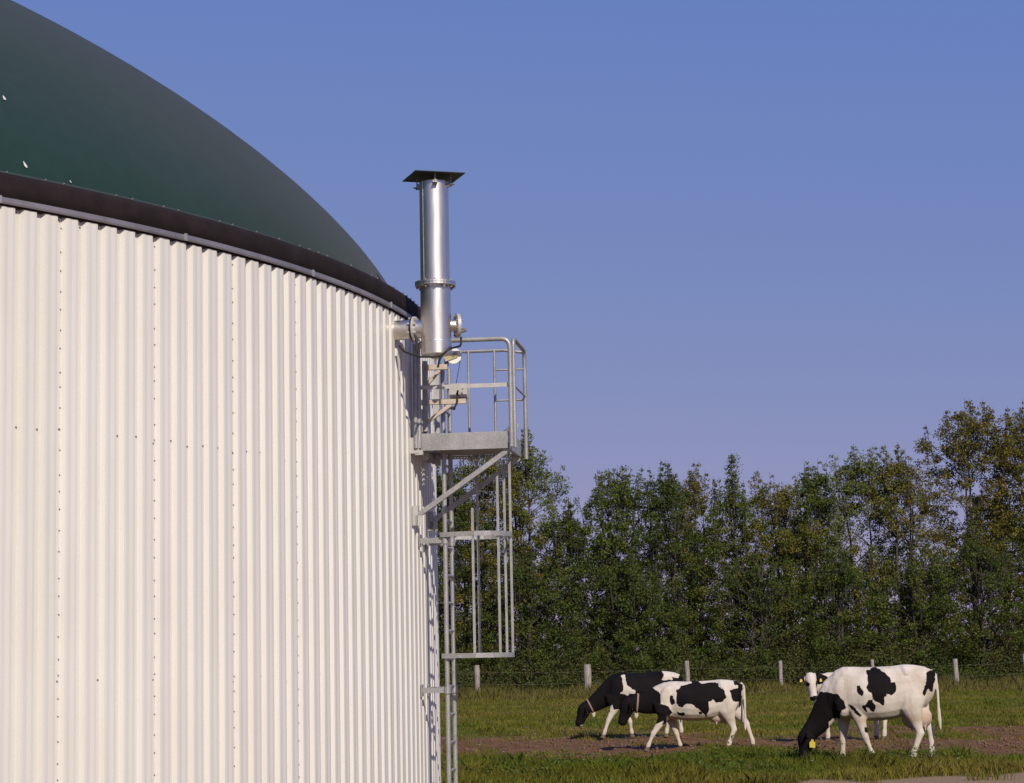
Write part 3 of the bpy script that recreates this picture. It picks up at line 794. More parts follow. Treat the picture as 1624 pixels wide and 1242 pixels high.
def cow_eyes(parent, poll, muzzle, lat, front, s=1.0):
    d = Vector(muzzle) - Vector(poll)
    for sg in (1, -1):
        mb = MB(); c = Vector(poll) + d * 0.30 + Vector(lat).normalized() * (sg * 0.098 * s) + Vector(front) * 0.082 * s
        blob(mb, c, (0.024, 0.024, 0.024), 8); mb.build('eye', M['eye'], parent)

def place(name, spec, label, px, yaw, group='dairy cows grazing in the pasture'):
    g = ground_at(*px); root = empty(name, (g.x, g.y, 0), R_(180 + yaw))
    tag(root, label, 'cow', group)
    link('body', make_cow(name, spec), root)
    lat = Vector(spec.get('headlat', (0, 1, 0))).normalized(); dn = (Vector(spec['muzzle']) - Vector(spec['poll'])).normalized()
    front = lat.cross(dn)
    cow_eyes(root, spec['poll'], spec['muzzle'], lat, -front if spec.get('flip') else front, spec.get('hs', 1.0))
    return root, dn, front, lat

def collar(root, c, axis, ra, rb, width=0.034):
    axis = Vector(axis).normalized(); l = Vector((0, 1, 0)); l = (l - axis * l.dot(axis)).normalized(); u = axis.cross(l); mb = MB(); n = 28; V = []
    for h, e in ((-width / 2, 0.0), (-width / 2, 0.006), (width / 2, 0.006), (width / 2, 0.0)):
        for k in range(n):
            a = 2 * math.pi * k / n; V.append(Vector(c) + axis * h + l * ((rb + e) * math.cos(a)) + u * ((ra + e) * math.sin(a)))
    F = [(i * n + k, i * n + (k + 1) % n, (i + 1) * n + (k + 1) % n, (i + 1) * n + k) for i in range(3) for k in range(n)]
    mb.add(V, F, True); o = mb.build('collar', M['collar'], root)
    b = Vector(c) - u * (ra + 0.02) if (Vector(c) - u).z < (Vector(c) + u).z else Vector(c) + u * (ra + 0.02)
    mb = MB(); mb.box(b - Vector((0, 0, 0.01)), (0.06, 0.05, 0.075)); mb.box(b - Vector((0, 0, 0.055)), (0.035, 0.03, 0.03)); mb.build('collar_tag', M['tan'], o)
    return u

def ear_tag(root, c, n_, s=0.04):
    n_ = Vector(n_).normalized(); a = n_.cross(Vector((0, 0, 1))).normalized(); b = a.cross(n_); c = Vector(c); V = []
    out = [(-1, -1.2), (1, -1.2), (1, 0.5), (0.45, 1.0), (0.35, 1.5), (-0.35, 1.5), (-0.45, 1.0), (-1, 0.5)]
    for h in (-0.003, 0.003): V += [c + n_ * h + a * (x * s) + b * (y * s) for x, y in out]
    mb = MB(); k = len(out); mb.add(V, [tuple(reversed(range(k))), tuple(range(k, 2 * k))] + [(i, (i + 1) % k, k + (i + 1) % k, k + i) for i in range(k)]); mb.build('ear_tag', M['tagyellow'], root)

# the white cow that grazes, its left flank spotted black
k3 = lambda X, Y: (1.525 - X / 597, (1055 - Y) / 597)
pl3 = lambda L: [k3(*q) for q in L]
spec3 = dict(
    body=topline(1.035, 1.02, 0.615), belly=0.63,
    blobs=[((-0.76, 0.09, 1.27), (0.06, 0.05, 0.06)), ((-0.76, -0.09, 1.27), (0.06, 0.05, 0.06)), ((0.56, 0.14, 1.0), (0.17, 0.11, 0.32)), ((0.56, -0.14, 1.0), (0.17, 0.11, 0.32))],
    neck=[((0.50, 0, 1.14), 0.30, 0.17), ((0.66, 0, 1.02), 0.285, 0.16), ((0.77, 0, 0.87), 0.245, 0.135), ((0.88, 0, 0.71), 0.195, 0.11), ((0.99, 0, 0.56), 0.165, 0.095), ((1.09, 0, 0.46), 0.135, 0.095)],
    poll=(1.13, 0, 0.47), muzzle=(1.185, 0.02, 0.055), headlat=(0, 1, 0), ears=(5, 5),
    legs=[(0.20, 'f', [(0.335, 0.70), (0.255, 0.385), (0.155, 0.12), (0.115, -0.02)]), (-0.18, 'f', [(0.56, 0.66), (0.585, 0.34), (0.60, 0.11), (0.62, -0.02)]),
          (0.22, 'h', [(-0.50, 1.12), (-0.46, 0.80), (-0.575, 0.43), (-0.46, 0.12), (-0.425, -0.02)]), (-0.20, 'h', [(-0.52, 1.12), (-0.58, 0.80), (-0.745, 0.46), (-0.755, 0.12), (-0.735, -0.02)])],
    udder=(-0.54, 0.66, (0.24, 0.165, 0.19)),
    tail=[(-0.78, 0, 1.37), (-0.845, 0.01, 1.30), (-0.87, 0.02, 1.05), (-0.875, 0.03, 0.80), (-0.88, 0.03, 0.62), (-0.89, 0.03, 0.46)],
    black=[pl3([(795, 220), (870, 195), (960, 250), (1000, 290), (1005, 340), (1040, 340), (1055, 380), (1050, 420), (1010, 465), (965, 440), (940, 480), (940, 560), (890, 520), (850, 500), (820, 420), (780, 380), (810, 350), (795, 290)]),
           pl3([(700, 360), (730, 355), (750, 420), (740, 450), (715, 440), (695, 400)]), pl3([(785, 475), (830, 490), (855, 540), (850, 600), (810, 590), (780, 540)]), pl3([(735, 530), (765, 545), (795, 605), (770, 605), (740, 560)]),
           pl3([(620, 530), (660, 550), (735, 625), (722, 642), (690, 630), (655, 580)]),
           pl3([(360, 415), (440, 420), (480, 438), (530, 430), (570, 480), (592, 555), (550, 600), (535, 660), (470, 655), (440, 700), (450, 790), (400, 810), (360, 1070), (20, 1070), (20, 640), (230, 640)]),
           pl3([(1330, 250), (1410, 230), (1410, 330), (1375, 420), (1340, 400), (1300, 470), (1280, 440), (1320, 360)]), pl3([(757, 735), (785, 740), (790, 790), (765, 785)])])
r3, dn, fr, lt = place('cow', spec3, 'mostly white cow grazing with a black neck and head and black patches on its flank', (1400, 1208), -8)
ear_tag(r3, (1.055, 0.17, 0.29), (0.3, 1, 0), 0.045)

# the middle cow, walking with its head low
k2 = lambda X, Y: (2.371 - X / 457, (755 - Y) / 457)
pl2 = lambda L: [k2(*q) for q in L]
spec2 = dict(
    body=[(x, t, b, w) for x, t, b, w in topline(0.865, 0.99, 0.50)], belly=0.52, ls=0.88,
    blobs=[((0.58, 0.13, 0.85), (0.16, 0.10, 0.28)), ((0.58, -0.13, 0.85), (0.16, 0.10, 0.28))],
    neck=[((0.52, 0, 0.96), 0.26, 0.16), ((0.70, 0, 0.90), 0.25, 0.145), ((0.84, 0, 0.85), 0.22, 0.12), ((0.98, 0, 0.83), 0.19, 0.10), ((1.12, 0, 0.84), 0.165, 0.09), ((1.22, 0, 0.85), 0.13, 0.09)],
    poll=(1.245, 0, 0.885), muzzle=(1.405, 0, 0.47), ears=(30, 30), hs=0.95,
    legs=[(0.18, 'f', [(0.665, 0.56), (0.855, 0.30), (0.945, 0.10), (0.99, -0.02)]), (-0.17, 'f', [(0.50, 0.54), (0.405, 0.27), (0.35, 0.09), (0.335, -0.02)]),
          (0.20, 'h', [(-0.50, 0.95), (-0.48, 0.66), (-0.59, 0.34), (-0.50, 0.11), (-0.455, -0.02)]), (-0.18, 'h', [(-0.54, 0.95), (-0.68, 0.68), (-0.865, 0.43), (-0.965, 0.12), (-0.97, -0.02)])],
    udder=(-0.36, 0.55, (0.20, 0.13, 0.10)), uskin=0.35,
    tail=[(-0.75, 0, 1.15), (-0.81, 0.01, 1.09), (-0.82, 0.02, 0.85), (-0.815, 0.03, 0.62), (-0.815, 0.03, 0.45), (-0.81, 0.03, 0.30)],
    black=[pl2([(890, 270), (930, 240), (1000, 230), (1030, 205), (1080, 205), (1100, 222), (1210, 215), (1240, 225), (1240, 250), (1280, 290), (1290, 340), (1260, 370), (1210, 380), (1180, 355), (1150, 375), (1145, 440), (1130, 490), (1090, 455), (1030, 400), (970, 380), (930, 415), (895, 400), (885, 340)]),
           pl2([(835, 320), (865, 320), (870, 380), (850, 390), (830, 360)]),
           pl2([(530, 220), (600, 260), (700, 250), (750, 290), (765, 380), (820, 400), (850, 450), (830, 490), (790, 545), (765, 555), (775, 520), (730, 535), (690, 560), (640, 520), (560, 480), (540, 640), (300, 640), (300, 200)]),
           pl2([(890, 450), (950, 460), (950, 475), (900, 482)]), pl2([(1060, 450), (1090, 455), (1095, 472), (1070, 472)]),
           pl2([(1370, 210), (1400, 205), (1440, 240), (1424, 300), (1424, 430), (1415, 430), (1400, 380), (1350, 370), (1325, 290), (1360, 270), (1400, 270), (1400, 250), (1370, 235)]),
           pl2([(1318, 650), (1348, 640), (1330, 690)])])
r2, dn, fr, lt = place('cow', spec2, 'black and white patched cow walking with lowered black head and a tan collar', (1111, 1188), 2)
collar(r2, (1.115, 0, 0.835), (0.93, 0, 0.10), 0.172, 0.104)

# the dark cow beyond it
k1 = lambda X, Y: (1.668 - X / 386, (650 - Y) / 386)
pl1 = lambda L: [k1(*q) for q in L]
spec1 = dict(
    body=topline(0.95, 1.0, 0.56), belly=0.2, ls=0.95,
    blobs=[((0.56, 0.14, 0.93), (0.17, 0.11, 0.30)), ((0.56, -0.14, 0.93), (0.17, 0.11, 0.30))],
    neck=[((0.50, 0, 1.05), 0.28, 0.17), ((0.66, 0, 0.95), 0.27, 0.15), ((0.80, 0, 0.85), 0.235, 0.13), ((0.94, 0, 0.76), 0.195, 0.11), ((1.07, 0, 0.68), 0.165, 0.095), ((1.17, 0, 0.64), 0.135, 0.09)],
    poll=(1.215, 0, 0.665), muzzle=(1.375, 0, 0.255), ears=(30, 30),
    legs=[(0.19, 'f', [(0.63, 0.60), (0.765, 0.35), (0.845, 0.12), (0.89, -0.02)]), (-0.17, 'f', [(0.40, 0.60), (0.28, 0.31), (0.25, 0.10), (0.235, -0.02)]),
          (0.20, 'h', [(-0.50, 1.05), (-0.42, 0.75), (-0.52, 0.40), (-0.45, 0.12), (-0.43, -0.02)]), (-0.19, 'h', [(-0.52, 1.05), (-0.60, 0.75), (-0.77, 0.43), (-0.80, 0.12), (-0.80, -0.02)])],
    udder=(-0.44, 0.60, (0.22, 0.15, 0.15)),
    tail=[(-0.76, 0, 1.26), (-0.82, 0.01, 1.20), (-0.84, 0.02, 0.95), (-0.84, 0.03, 0.70), (-0.84, 0.03, 0.52), (-0.84, 0.03, 0.38)],
    black=[[(-1.2, 0.52), (0.3, 0.52), (0.55, 0.58), (0.78, 0.53), (0.9, 0.30), (1.2, 0.1), (1.6, 0.1), (1.6, 1.6), (-1.2, 1.6)]],
    white=[pl1([(468, 160), (490, 155), (500, 230), (560, 280), (565, 310), (520, 295), (505, 320), (450, 300), (472, 280)]), pl1([(795, 120), (960, 120), (925, 185), (870, 175), (882, 200), (790, 200), (805, 165)]),
           pl1([(360, 400), (385, 392), (392, 440), (420, 460), (360, 470)]), pl1([(185, 520), (232, 455), (250, 500), (190, 560)]), pl1([(115, 590), (130, 555), (160, 545), (150, 590)])])
r1, dn, fr, lt = place('cow', spec1, 'nearly all black cow with white front legs and tan collar, half hidden behind another', (1022, 1168), 3)
collar(r1, (1.125, 0, 0.655), (0.88, 0, -0.42), 0.155, 0.098)

# the cow that looks at the camera over the grazing one
yw = 32.0
ca_, sa_ = math.cos(R_(180 + yw)), math.sin(R_(180 + yw))
def w2l(v): return (v[0] * ca_ + v[1] * sa_, -v[0] * sa_ + v[1] * ca_, v[2])
hp_ = Vector((1.11, 0.04, 1.235)); hd_ = Vector(w2l((0.10, -0.22, -0.93))).normalized()
hl_ = Vector(w2l((-1, 0.0, 0))); 
mz_ = hp_ + hd_ * 0.45
def white_face(co, blk):
    q = co - np.array(hp_); lt_ = q @ np.array(hl_); dd = q @ np.array(hd_); fw = q @ np.array(w2l((0, -1, 0)))
    r = np.linalg.norm(q - np.outer(dd, np.array(hd_)), axis=1)
    head = (np.linalg.norm(co - np.array(hp_ + hd_ * 0.2), axis=1) < 0.42) & (fw > -0.16)
    b = np.where(head, -0.3, blk)
    b = np.where(head & (np.abs(lt_) > 0.112) & (dd < 0.16), 0.3, b)       # ears
    for sg in (1, -1):
        e = np.array(hp_ + hd_ * 0.135 + hl_ * (sg * 0.098)) + 0.08 * np.array(w2l((0, -1, 0)))
        b = np.where(head, np.maximum(b, 0.036 - np.linalg.norm(co - e, axis=1) * np.where((co - e) @ np.array(hd_) > 0, 0.55, 1.2)), b)
    b = np.where(head & (dd > 0.405), 0.3, b)
    return b
spec4 = dict(
    body=topline(0.92, 0.98, 0.55), belly=0.57,
    blobs=[((0.56, 0.14, 0.90), (0.17, 0.11, 0.30)), ((0.56, -0.14, 0.90), (0.17, 0.11, 0.30))],
    neck=[((0.50, 0, 1.02), 0.28, 0.17), ((0.68, 0, 1.04), 0.26, 0.15), ((0.84, 0.0, 1.08), 0.20, 0.125), ((0.98, 0.01, 1.14), 0.165, 0.10), ((1.06, 0.02, 1.18), 0.13, 0.09)],
    poll=tuple(hp_), muzzle=tuple(mz_), headlat=tuple(hl_), ears=(8, 8), hs=0.97,
    legs=[(0.18, 'f', [(0.46, 0.60), (0.47, 0.34), (0.46, 0.12), (0.48, -0.02)]), (-0.17, 'f', [(0.52, 0.60), (0.56, 0.34), (0.56, 0.12), (0.58, -0.02)]),
          (0.20, 'h', [(-0.50, 1.02), (-0.46, 0.74), (-0.58, 0.42), (-0.55, 0.12), (-0.53, -0.02)]), (-0.19, 'h', [(-0.52, 1.02), (-0.52, 0.74), (-0.68, 0.42), (-0.66, 0.12), (-0.65, -0.02)])],
    udder=(-0.44, 0.60, (0.22, 0.15, 0.15)),
    tail=[(-0.76, 0, 1.22), (-0.82, 0.01, 1.16), (-0.84, 0.02, 0.95), (-0.84, 0.03, 0.70), (-0.84, 0.03, 0.52), (-0.84, 0.03, 0.38)],
    black=[[(-0.3, 0.7), (0.2, 0.7), (0.15, 1.15), (-0.2, 1.2)], [(0.75, 0.7), (1.0, 0.7), (1.0, 1.1), (0.8, 1.1)]], colorfn=white_face, nose=0.0)
r4, dn, fr, lt = place('cow', spec4, 'cow with a white face and black ears looking up from behind the grazing white cow', (1358, 1174), yw)
for sg in (1, -1):
    ear_tag(r4, hp_ + hd_ * 0.085 + hl_ * (sg * 0.185) + Vector(w2l((0, -0.03, 0))), w2l((0, -1, 0)), 0.022)
#@@FENCE
# ------------------------------------------------------------------ pasture fence
def wood_mat():
    m, nt, p = mat('weathered_wood')
    n = noise(nt, 10, 6, 0.7, 'Object', (3, 3, 0.3))
    c = ramp(nt, n.outputs[0], [(0.3, (0.10, 0.08, 0.065)), (0.5, (0.30, 0.26, 0.22)), (0.7, (0.44, 0.39, 0.34))])
    nt.links.new(c.outputs[0], p.inputs['Base Color']); p.inputs['Roughness'].default_value = 0.9
    bump(nt, p, n.outputs[0], 0.6, 0.02); return m
M['wood'] = wood_mat()
M['wire'] = simple('fence_wire', (0.13, 0.11, 0.09), 0.7, 0.3)
FY = 88.5
fposts = [(608, 1058, 8, 0), (756, 1055, 9, 1.5), (931, 1054, 12.5, 1.5), (1089, 1048, 7.5, 2), (1237, 1048, 6.5, 1), (1383, 1046, 6, 1), (1514, 1045, 8, 3), (1625, 1037, 8, 2), (1760, 1038, 8, 1)]
fg = at_depth(1237, 1093, FY)
fence = empty('pasture_fence', (fg.x, FY, 0)); tag(fence, 'row of weathered wooden posts with wires before the trees', 'fence')
tops = []
for i, (u, vt, w, lean) in enumerate(fposts):
    g = at_depth(u, vt, FY); hh = g.z; r = w / (FPX / FY) / 2
    rr = random.Random(i); mb = MB(); path = []; rad = []
    for j in range(7):
        t = j / 6; path.append((g.x - fg.x + (1 - t) * hh * math.sin(R_(lean)) + rr.uniform(-.008, .008), rr.uniform(-.01, .01), -0.1 + (hh + 0.1) * t)); rad.append(r * rr.uniform(0.88, 1.08))
    mb.tube(path, rad, 9); mb.build('post', M['wood'], fence); tops.append((Vector(path[0]), Vector(path[-1])))
for f in (0.80, 0.48):
    for a, b in zip(tops[:-1], tops[1:]):
        p = a[0] + (a[1] - a[0]) * f; q = b[0] + (b[1] - b[0]) * f; o = Vector((0, -0.08, 0)); mid = (p + q) / 2 + Vector((0, 0, -0.03))
        mb = MB(); mb.tube([p + o, mid + o, q + o], 0.004, 5); mb.build('wire', M['wire'], fence)
#@@TREES
# ------------------------------------------------------------------ trees
def leaf_mat(name, transl=0.30):
    m, nt, p = mat(name)
    a = nt.nodes.new('ShaderNodeAttribute'); a.attribute_name = 'tint'
    nt.links.new(a.outputs['Color'], p.inputs['Base Color']); p.inputs['Roughness'].default_value = 0.6
    p.inputs['Specular IOR Level'].default_value = 0.12
    tr = nt.nodes.new('ShaderNodeBsdfTranslucent'); nt.links.new(a.outputs['Color'], tr.inputs[0])
    mx = nt.nodes.new('ShaderNodeMixShader'); mx.inputs[0].default_value = transl
    out = [n for n in nt.nodes if n.type == 'OUTPUT_MATERIAL'][0]
    nt.links.new(p.outputs[0], mx.inputs[1]); nt.links.new(tr.outputs[0], mx.inputs[2]); nt.links.new(mx.outputs[0], out.inputs[0])
    return m
M['leaf'] = leaf_mat('leaf')
M['bark'] = simple('bark', (0.050, 0.042, 0.032), 0.9, 0, 0.35, 6, 0.02)

def leaf_quads(rg, C, size, up=0.4, asp=0.55):
    """C (n,3) centres -> vertices/faces of kite shaped leaves"""
    n = len(C); nrm = rg.normal(size=(n, 3)); nrm[:, 2] += up; nrm /= np.linalg.norm(nrm, axis=1)[:, None]
    a = rg.normal(size=(n, 3)); a -= (a * nrm).sum(1)[:, None] * nrm; a /= np.linalg.norm(a, axis=1)[:, None]
    b = np.cross(nrm, a); L = (size * rg.uniform(0.65, 1.25, n))[:, None]; W = L * asp
    V = np.stack([C - a * L * 0.5, C + b * W * 0.5 - a * L * 0.05, C + a * L * 0.5, C - b * W * 0.5 - a * L * 0.05], 1).reshape(-1, 3)
    return V, np.arange(4 * n).reshape(n, 4)

def tree(name, x, y, h, rad, seed, pal, label, low=0.05, dens=1.0, spire=0.0, gap=0.0, group='trees in the row behind the fence', leaf=0.105, taper=1.0):
    rg = np.random.default_rng(seed); rd = random.Random(seed); rad = rad * 1.46
    root = empty(name, (x, y, 0)); tag(root, label, 'tree', group)
    mb = MB(); stems = []
    for s in range(rd.choice((2, 3, 3))):
        ang = rd.uniform(0, 6.28); off = rd.uniform(0.05, 0.35); sx, sy = math.cos(ang), math.sin(ang); pts = []; rads = []
        top = h * rd.uniform(0.78, 0.92); r0 = 0.055 + 0.007 * h
        for j in range(9):
            t = j / 8; k = off + rad * 0.20 * t ** 1.3
            pts.append((sx * k + rd.uniform(-.09, .09) * t, sy * k * 0.7 + rd.uniform(-.09, .09) * t, -0.1 + (top + 0.1) * t)); rads.append(r0 * (1 - t) ** 0.9 + 0.012)
        mb.tube(pts, rads, 7); stems.append([Vector(p) for p in pts])
    nc = int(dens * 20 * h * rad ** 1.15)
    ph = rg.uniform(0, 6.28, 5)
    C = []; small = []
    while len(C) < nc:
        t = rd.uniform(low, 1.0) ** 1.05
        pr = (0.85 + 0.50 * math.sin(math.pi * min(1, t * 0.95 + 0.08)) ** 0.8) * math.sqrt(max(0.03, 1 - (max(0, t - 0.55) / 0.45) ** 2 * 0.93 * min(1, taper)))
        a = rd.uniform(0, 6.28); lump = 1 + 0.22 * math.sin(3 * a + ph[0] + 5 * t) + 0.16 * math.sin(5 * a + ph[1] - 9 * t)
        q = rd.random() ** 0.42
        r = rad * 0.85 * pr * lump * q
        if 0.3 < t < 0.95 and math.sin(3.1 * a + 17 * t + ph[4]) * math.sin(5 * a - 13 * t + ph[2]) > 0.62: continue
        if gap and 0.25 < t < 0.72 and math.sin(a * 2 + t * 11 + ph[2]) > 1 - gap: continue
        C.append((r * math.cos(a), r * math.sin(a) * 0.85, h * (t * (0.94 + 0.06 * math.sin(2 * a + ph[3])))))
    for k in range(int(10 + 6 * rad)):                     # leading shoots that break the outline
        a = rd.uniform(0, 6.28); rr_ = rad * rd.uniform(0, 0.75); bx, by = rr_ * math.cos(a), rr_ * math.sin(a); b0 = h * (0.93 - 0.22 * (rr_ / rad) ** 2)
        ns = rd.randint(2, 6)
        for j in range(ns): C.append((bx + rd.uniform(-.14, .14), by + rd.uniform(-.1, .1), b0 + j * 0.25 + rd.uniform(0, .1))); small.append((len(C) - 1, 1 - 0.6 * j / ns))
        mb.tube([(bx * 0.8, by * 0.8, b0 - 0.9), (bx, by, b0 + 0.25 * ns)], [0.018, 0.005], 4, False)
    if spire:
        for j in range(int(spire / 0.11)):
            t = j * 0.11 / spire; C.append((rd.gauss(0, 0.26 * (1 - t * 0.75)), rd.gauss(0, 0.2), h * 0.9 + spire * t))
        mb.tube([(0, 0, h * 0.6), (0, 0, h * 0.9 + spire)], [0.05, 0.008], 5, False)
    C = np.array(C)
    for c in C[:: max(1, len(C) // 120)]:                 # limbs
        s = stems[rd.randrange(len(stems))]; hd = math.hypot(c[0], c[1]); zt = max(0.3, c[2] - 0.35 - 0.55 * hd)
        j = min(range(len(s)), key=lambda q: abs(s[q].z - zt)); p0 = s[j]; p1 = Vector(c)
        if (p1 - p0).length > 3.6: continue
        mid = (p0 + p1) / 2 + Vector((rd.uniform(-.1, .1), rd.uniform(-.1, .1), rd.uniform(0.02, 0.2)))
        mb.tube([p0, mid, p1], [0.022, 0.013, 0.005], 4, False)
    mb.build('trunk', M['bark'], root)
    m = len(C); per = rg.integers(34, 80, m)
    for i_, f_ in small: per[i_] = int(8 + 22 * f_)
    rep = np.repeat(np.arange(m), per); n = len(rep)
    cs = rg.uniform(0.18, 0.42, m)
    for i_, f_ in small: cs[i_] = 0.24 * f_
    D = rg.normal(size=(n, 3)); D /= np.linalg.norm(D, axis=1)[:, None]; D *= (rg.random(n) ** 0.45)[:, None]
    L = C[rep] + D * cs[rep][:, None] * np.array([1.0, 1.0, 0.8])
    L[:, 2] = np.maximum(L[:, 2], 0.05)
    V, F = leaf_quads(rg, L, leaf)
    pal = np.array(pal) * np.array([1.95, 1.90, 1.12]); ck = rg.dirichlet(np.array([1.2, 0.9, 0.6][:len(pal)]), m); colc = ck @ pal
    col = colc[rep] * rg.uniform(0.55, 1.55, n)[:, None]
    yb = rg.random(n) < 0.05; col[yb] = np.array([0.13, 0.10, 0.03]) * rg.uniform(0.6, 1.2, yb.sum())[:, None]
    me = np_mesh('crown', V, F, M['leaf'], False, np.repeat(col, 4, 0)); link('crown', me, root)
    return n

GREEN = [(0.040, 0.060, 0.016), (0.055, 0.070, 0.020), (0.080, 0.080, 0.026)]
DARK = [(0.028, 0.044, 0.014), (0.040, 0.056, 0.018), (0.055, 0.056, 0.020)]
OLIVE = [(0.058, 0.062, 0.018), (0.080, 0.075, 0.022), (0.095, 0.070, 0.026)]
BROWN = [(0.070, 0.062, 0.020), (0.088, 0.066, 0.022), (0.052, 0.058, 0.017)]
GREYG = [(0.065, 0.078, 0.034), (0.085, 0.095, 0.045), (0.060, 0.070, 0.030)]
def tree_px(u, top, y): 
    b = at_depth(u, 1090, y); t = at_depth(u, top, y); return b.x, t.z
TR = [  # u, top v, depth, radius, palette, options, label
    (610, 780, 95.0, 2.3, DARK, {}, 'dark green tree mostly hidden behind the tank'),
    (700, 752, 94.0, 2.0, DARK, {}, 'dark green tree right beside the tank wall, seen through the ladder'),
    (775, 720, 94.5, 1.9, OLIVE, dict(taper=1.1), 'olive green tree seen through the ladder cage'),
    (845, 700, 95.5, 1.6, GREYG, dict(taper=1.1, dens=0.85), 'pale grey-green tree rising just beyond the platform corner'),
    (908, 822, 94.0, 1.7, DARK, dict(dens=1.0), 'low dark tree filling the dip in the row'),
    (985, 748, 94.5, 1.7, GREEN, dict(taper=0.9), 'mid green bushy tree on the far side of the dip in the row'),
    (1055, 758, 94.0, 1.9, DARK, dict(), 'dark green bushy tree above the dark cow'),
    (1108, 752, 96.0, 1.4, BROWN, dict(dens=0.75, gap=0.35), 'thin browning tree with sparse leaves above the walking cow'),
    (1172, 780, 94.5, 1.35, GREEN, dict(spire=2.6, dens=0.9), 'slender tree with a pointed leafy spire'),
    (1238, 770, 94.5, 1.7, OLIVE, dict(dens=0.95, gap=0.25), 'olive tree next to the one with the pointed spire'),
    (1302, 756, 95.0, 1.7, GREEN, dict(gap=0.2), 'mid green tree above the white-faced cow'),
    (1372, 722, 95.0, 1.9, GREYG, dict(gap=0.55, dens=0.8), 'pale green tree with sky showing through its middle'),
    (1440, 728, 94.5, 1.7, OLIVE, dict(gap=0.5, dens=0.8), 'olive tree with sky gaps leaning on the big brown tree'),
    (1560, 652, 95.5, 2.35, BROWN, dict(dens=0.85, taper=0.7, gap=0.25, leaf=0.115), 'tallest tree of the row with broad browning crown'),
    (1665, 648, 96.0, 2.2, BROWN, dict(dens=0.75, taper=0.6, leaf=0.115), 'broad browning tree standing beside the tallest one'),
    (1560, 860, 92.5, 1.9, DARK, dict(), 'low dark tree in front of the tall brown tree'),
    (1470, 900, 92.5, 1.5, GREEN, dict(), 'low green tree in front of the olive tree with sky gaps'),
    (1330, 900, 92.5, 1.5, DARK, dict(), 'low dark tree above the back of the white cow'),
    (1205, 905, 92.5, 1.5, DARK, dict(), 'low dark tree below the pointed spire'),
    (1000, 905, 92.5, 1.8, DARK, dict(), 'low dark tree behind the head of the dark cow'),
    (830, 900, 92.5, 1.6, DARK, dict(), 'low dark tree behind the foot of the ladder cage'),
    (735, 800, 99.0, 2.2, DARK, dict(dens=0.8), 'dark green tree in the second row behind the ladder'),
    (960, 850, 99.0, 2.2, DARK, dict(dens=0.8), 'dark green tree in the second row beyond the dip'),
    (1110, 840, 99.0, 2.2, OLIVE, dict(dens=0.8), 'olive tree in the second row behind the thin browning tree'),
    (1270, 850, 99.0, 2.2, DARK, dict(dens=0.8), 'dark green tree in the second row beside the pointed spire'),
    (1410, 900, 99.0, 2.0, DARK, dict(dens=0.7), 'dark green tree in the second row below the sky gap'),
    (1590, 800, 99.0, 2.4, OLIVE, dict(dens=0.8), 'olive tree in the second row behind the big brown trees'),
    (1760, 700, 95.0, 2.6, GREEN, {}, 'green tree beyond the broad brown one'),
]
for i, (u, tv, y, rad, pal, op, lab) in enumerate(TR):
    x, h = tree_px(u, tv, y); tree('hedgerow_tree', x, y, h, rad, 100 + i, pal, lab, **op)
# brambles, nettles and saplings under the trees
rg = np.random.default_rng(55); m = 4200
ux = rg.uniform(-4.5, 27, m); uy = rg.uniform(90.3, 93.8, m); uh = rg.random(m) ** 1.2 * (1.9 + 0.9 * np.sin(ux * 0.9) * np.sin(ux * 0.37 + 1)) * np.clip((uy - 90.0) / 1.8, 0.15, 1) + 0.15
per = 30; rep = np.repeat(np.arange(m), per); n = m * per
Cc = np.stack([ux, uy, uh], 1)[rep] + rg.normal(size=(n, 3)) * np.array([0.22, 0.2, 0.17]); Cc[:, 2] = np.maximum(Cc[:, 2], 0.04)
V, F = leaf_quads(rg, Cc, 0.105, 0.6, 0.5)
pal = np.array([(0.045, 0.065, 0.016), (0.065, 0.075, 0.02), (0.085, 0.07, 0.028), (0.10, 0.07, 0.04)]); ck = rg.dirichlet([1.2, 1.0, 0.6, 0.4], m); ck[:, 2:] *= np.clip(0.6 + 1.6 * wave(ux, uh * 2, 0.8, 71), 0.1, 3)[:, None]; ck /= ck.sum(1)[:, None]; col = (ck @ pal * 1.5)[rep] * rg.uniform(0.7, 1.3, n)[:, None]
o = link('undergrowth', np_mesh('undergrowth', V, F, M['leaf'], False, np.repeat(col, 4, 0))); tag(o, 'tangled brambles and nettles along the foot of the tree row', 'undergrowth', kind='stuff')
#@@GRASS
# ------------------------------------------------------------------ grass
M['grass'] = leaf_mat('grass_blade', 0.35)
def blades(rg, x, y, h, w, col, lean=0.35):
    n = len(x); z = height(x, y) - 0.01; a = rg.uniform(0, 6.28, n); dx, dy = np.cos(a), np.sin(a)
    b = rg.uniform(0, 6.28, n); l = h * rg.uniform(0.1, 1.0, n) * lean; lx, ly = np.cos(b) * l, np.sin(b) * l
    base = np.stack([x, y, z], 1); side = np.stack([dx, dy, np.zeros(n)], 1) * (w / 2)[:, None]
    mid = base + np.stack([lx * 0.35, ly * 0.35, h * 0.55], 1); tip = base + np.stack([lx, ly, h * 0.96], 1)
    V = np.stack([base - side, base + side, mid + side * 0.75, tip, mid - side * 0.75], 1).reshape(-1, 3)
    F = np.arange(5 * n).reshape(n, 5)
    return V, F, np.repeat(col, 5, 0)
rg = np.random.default_rng(77)
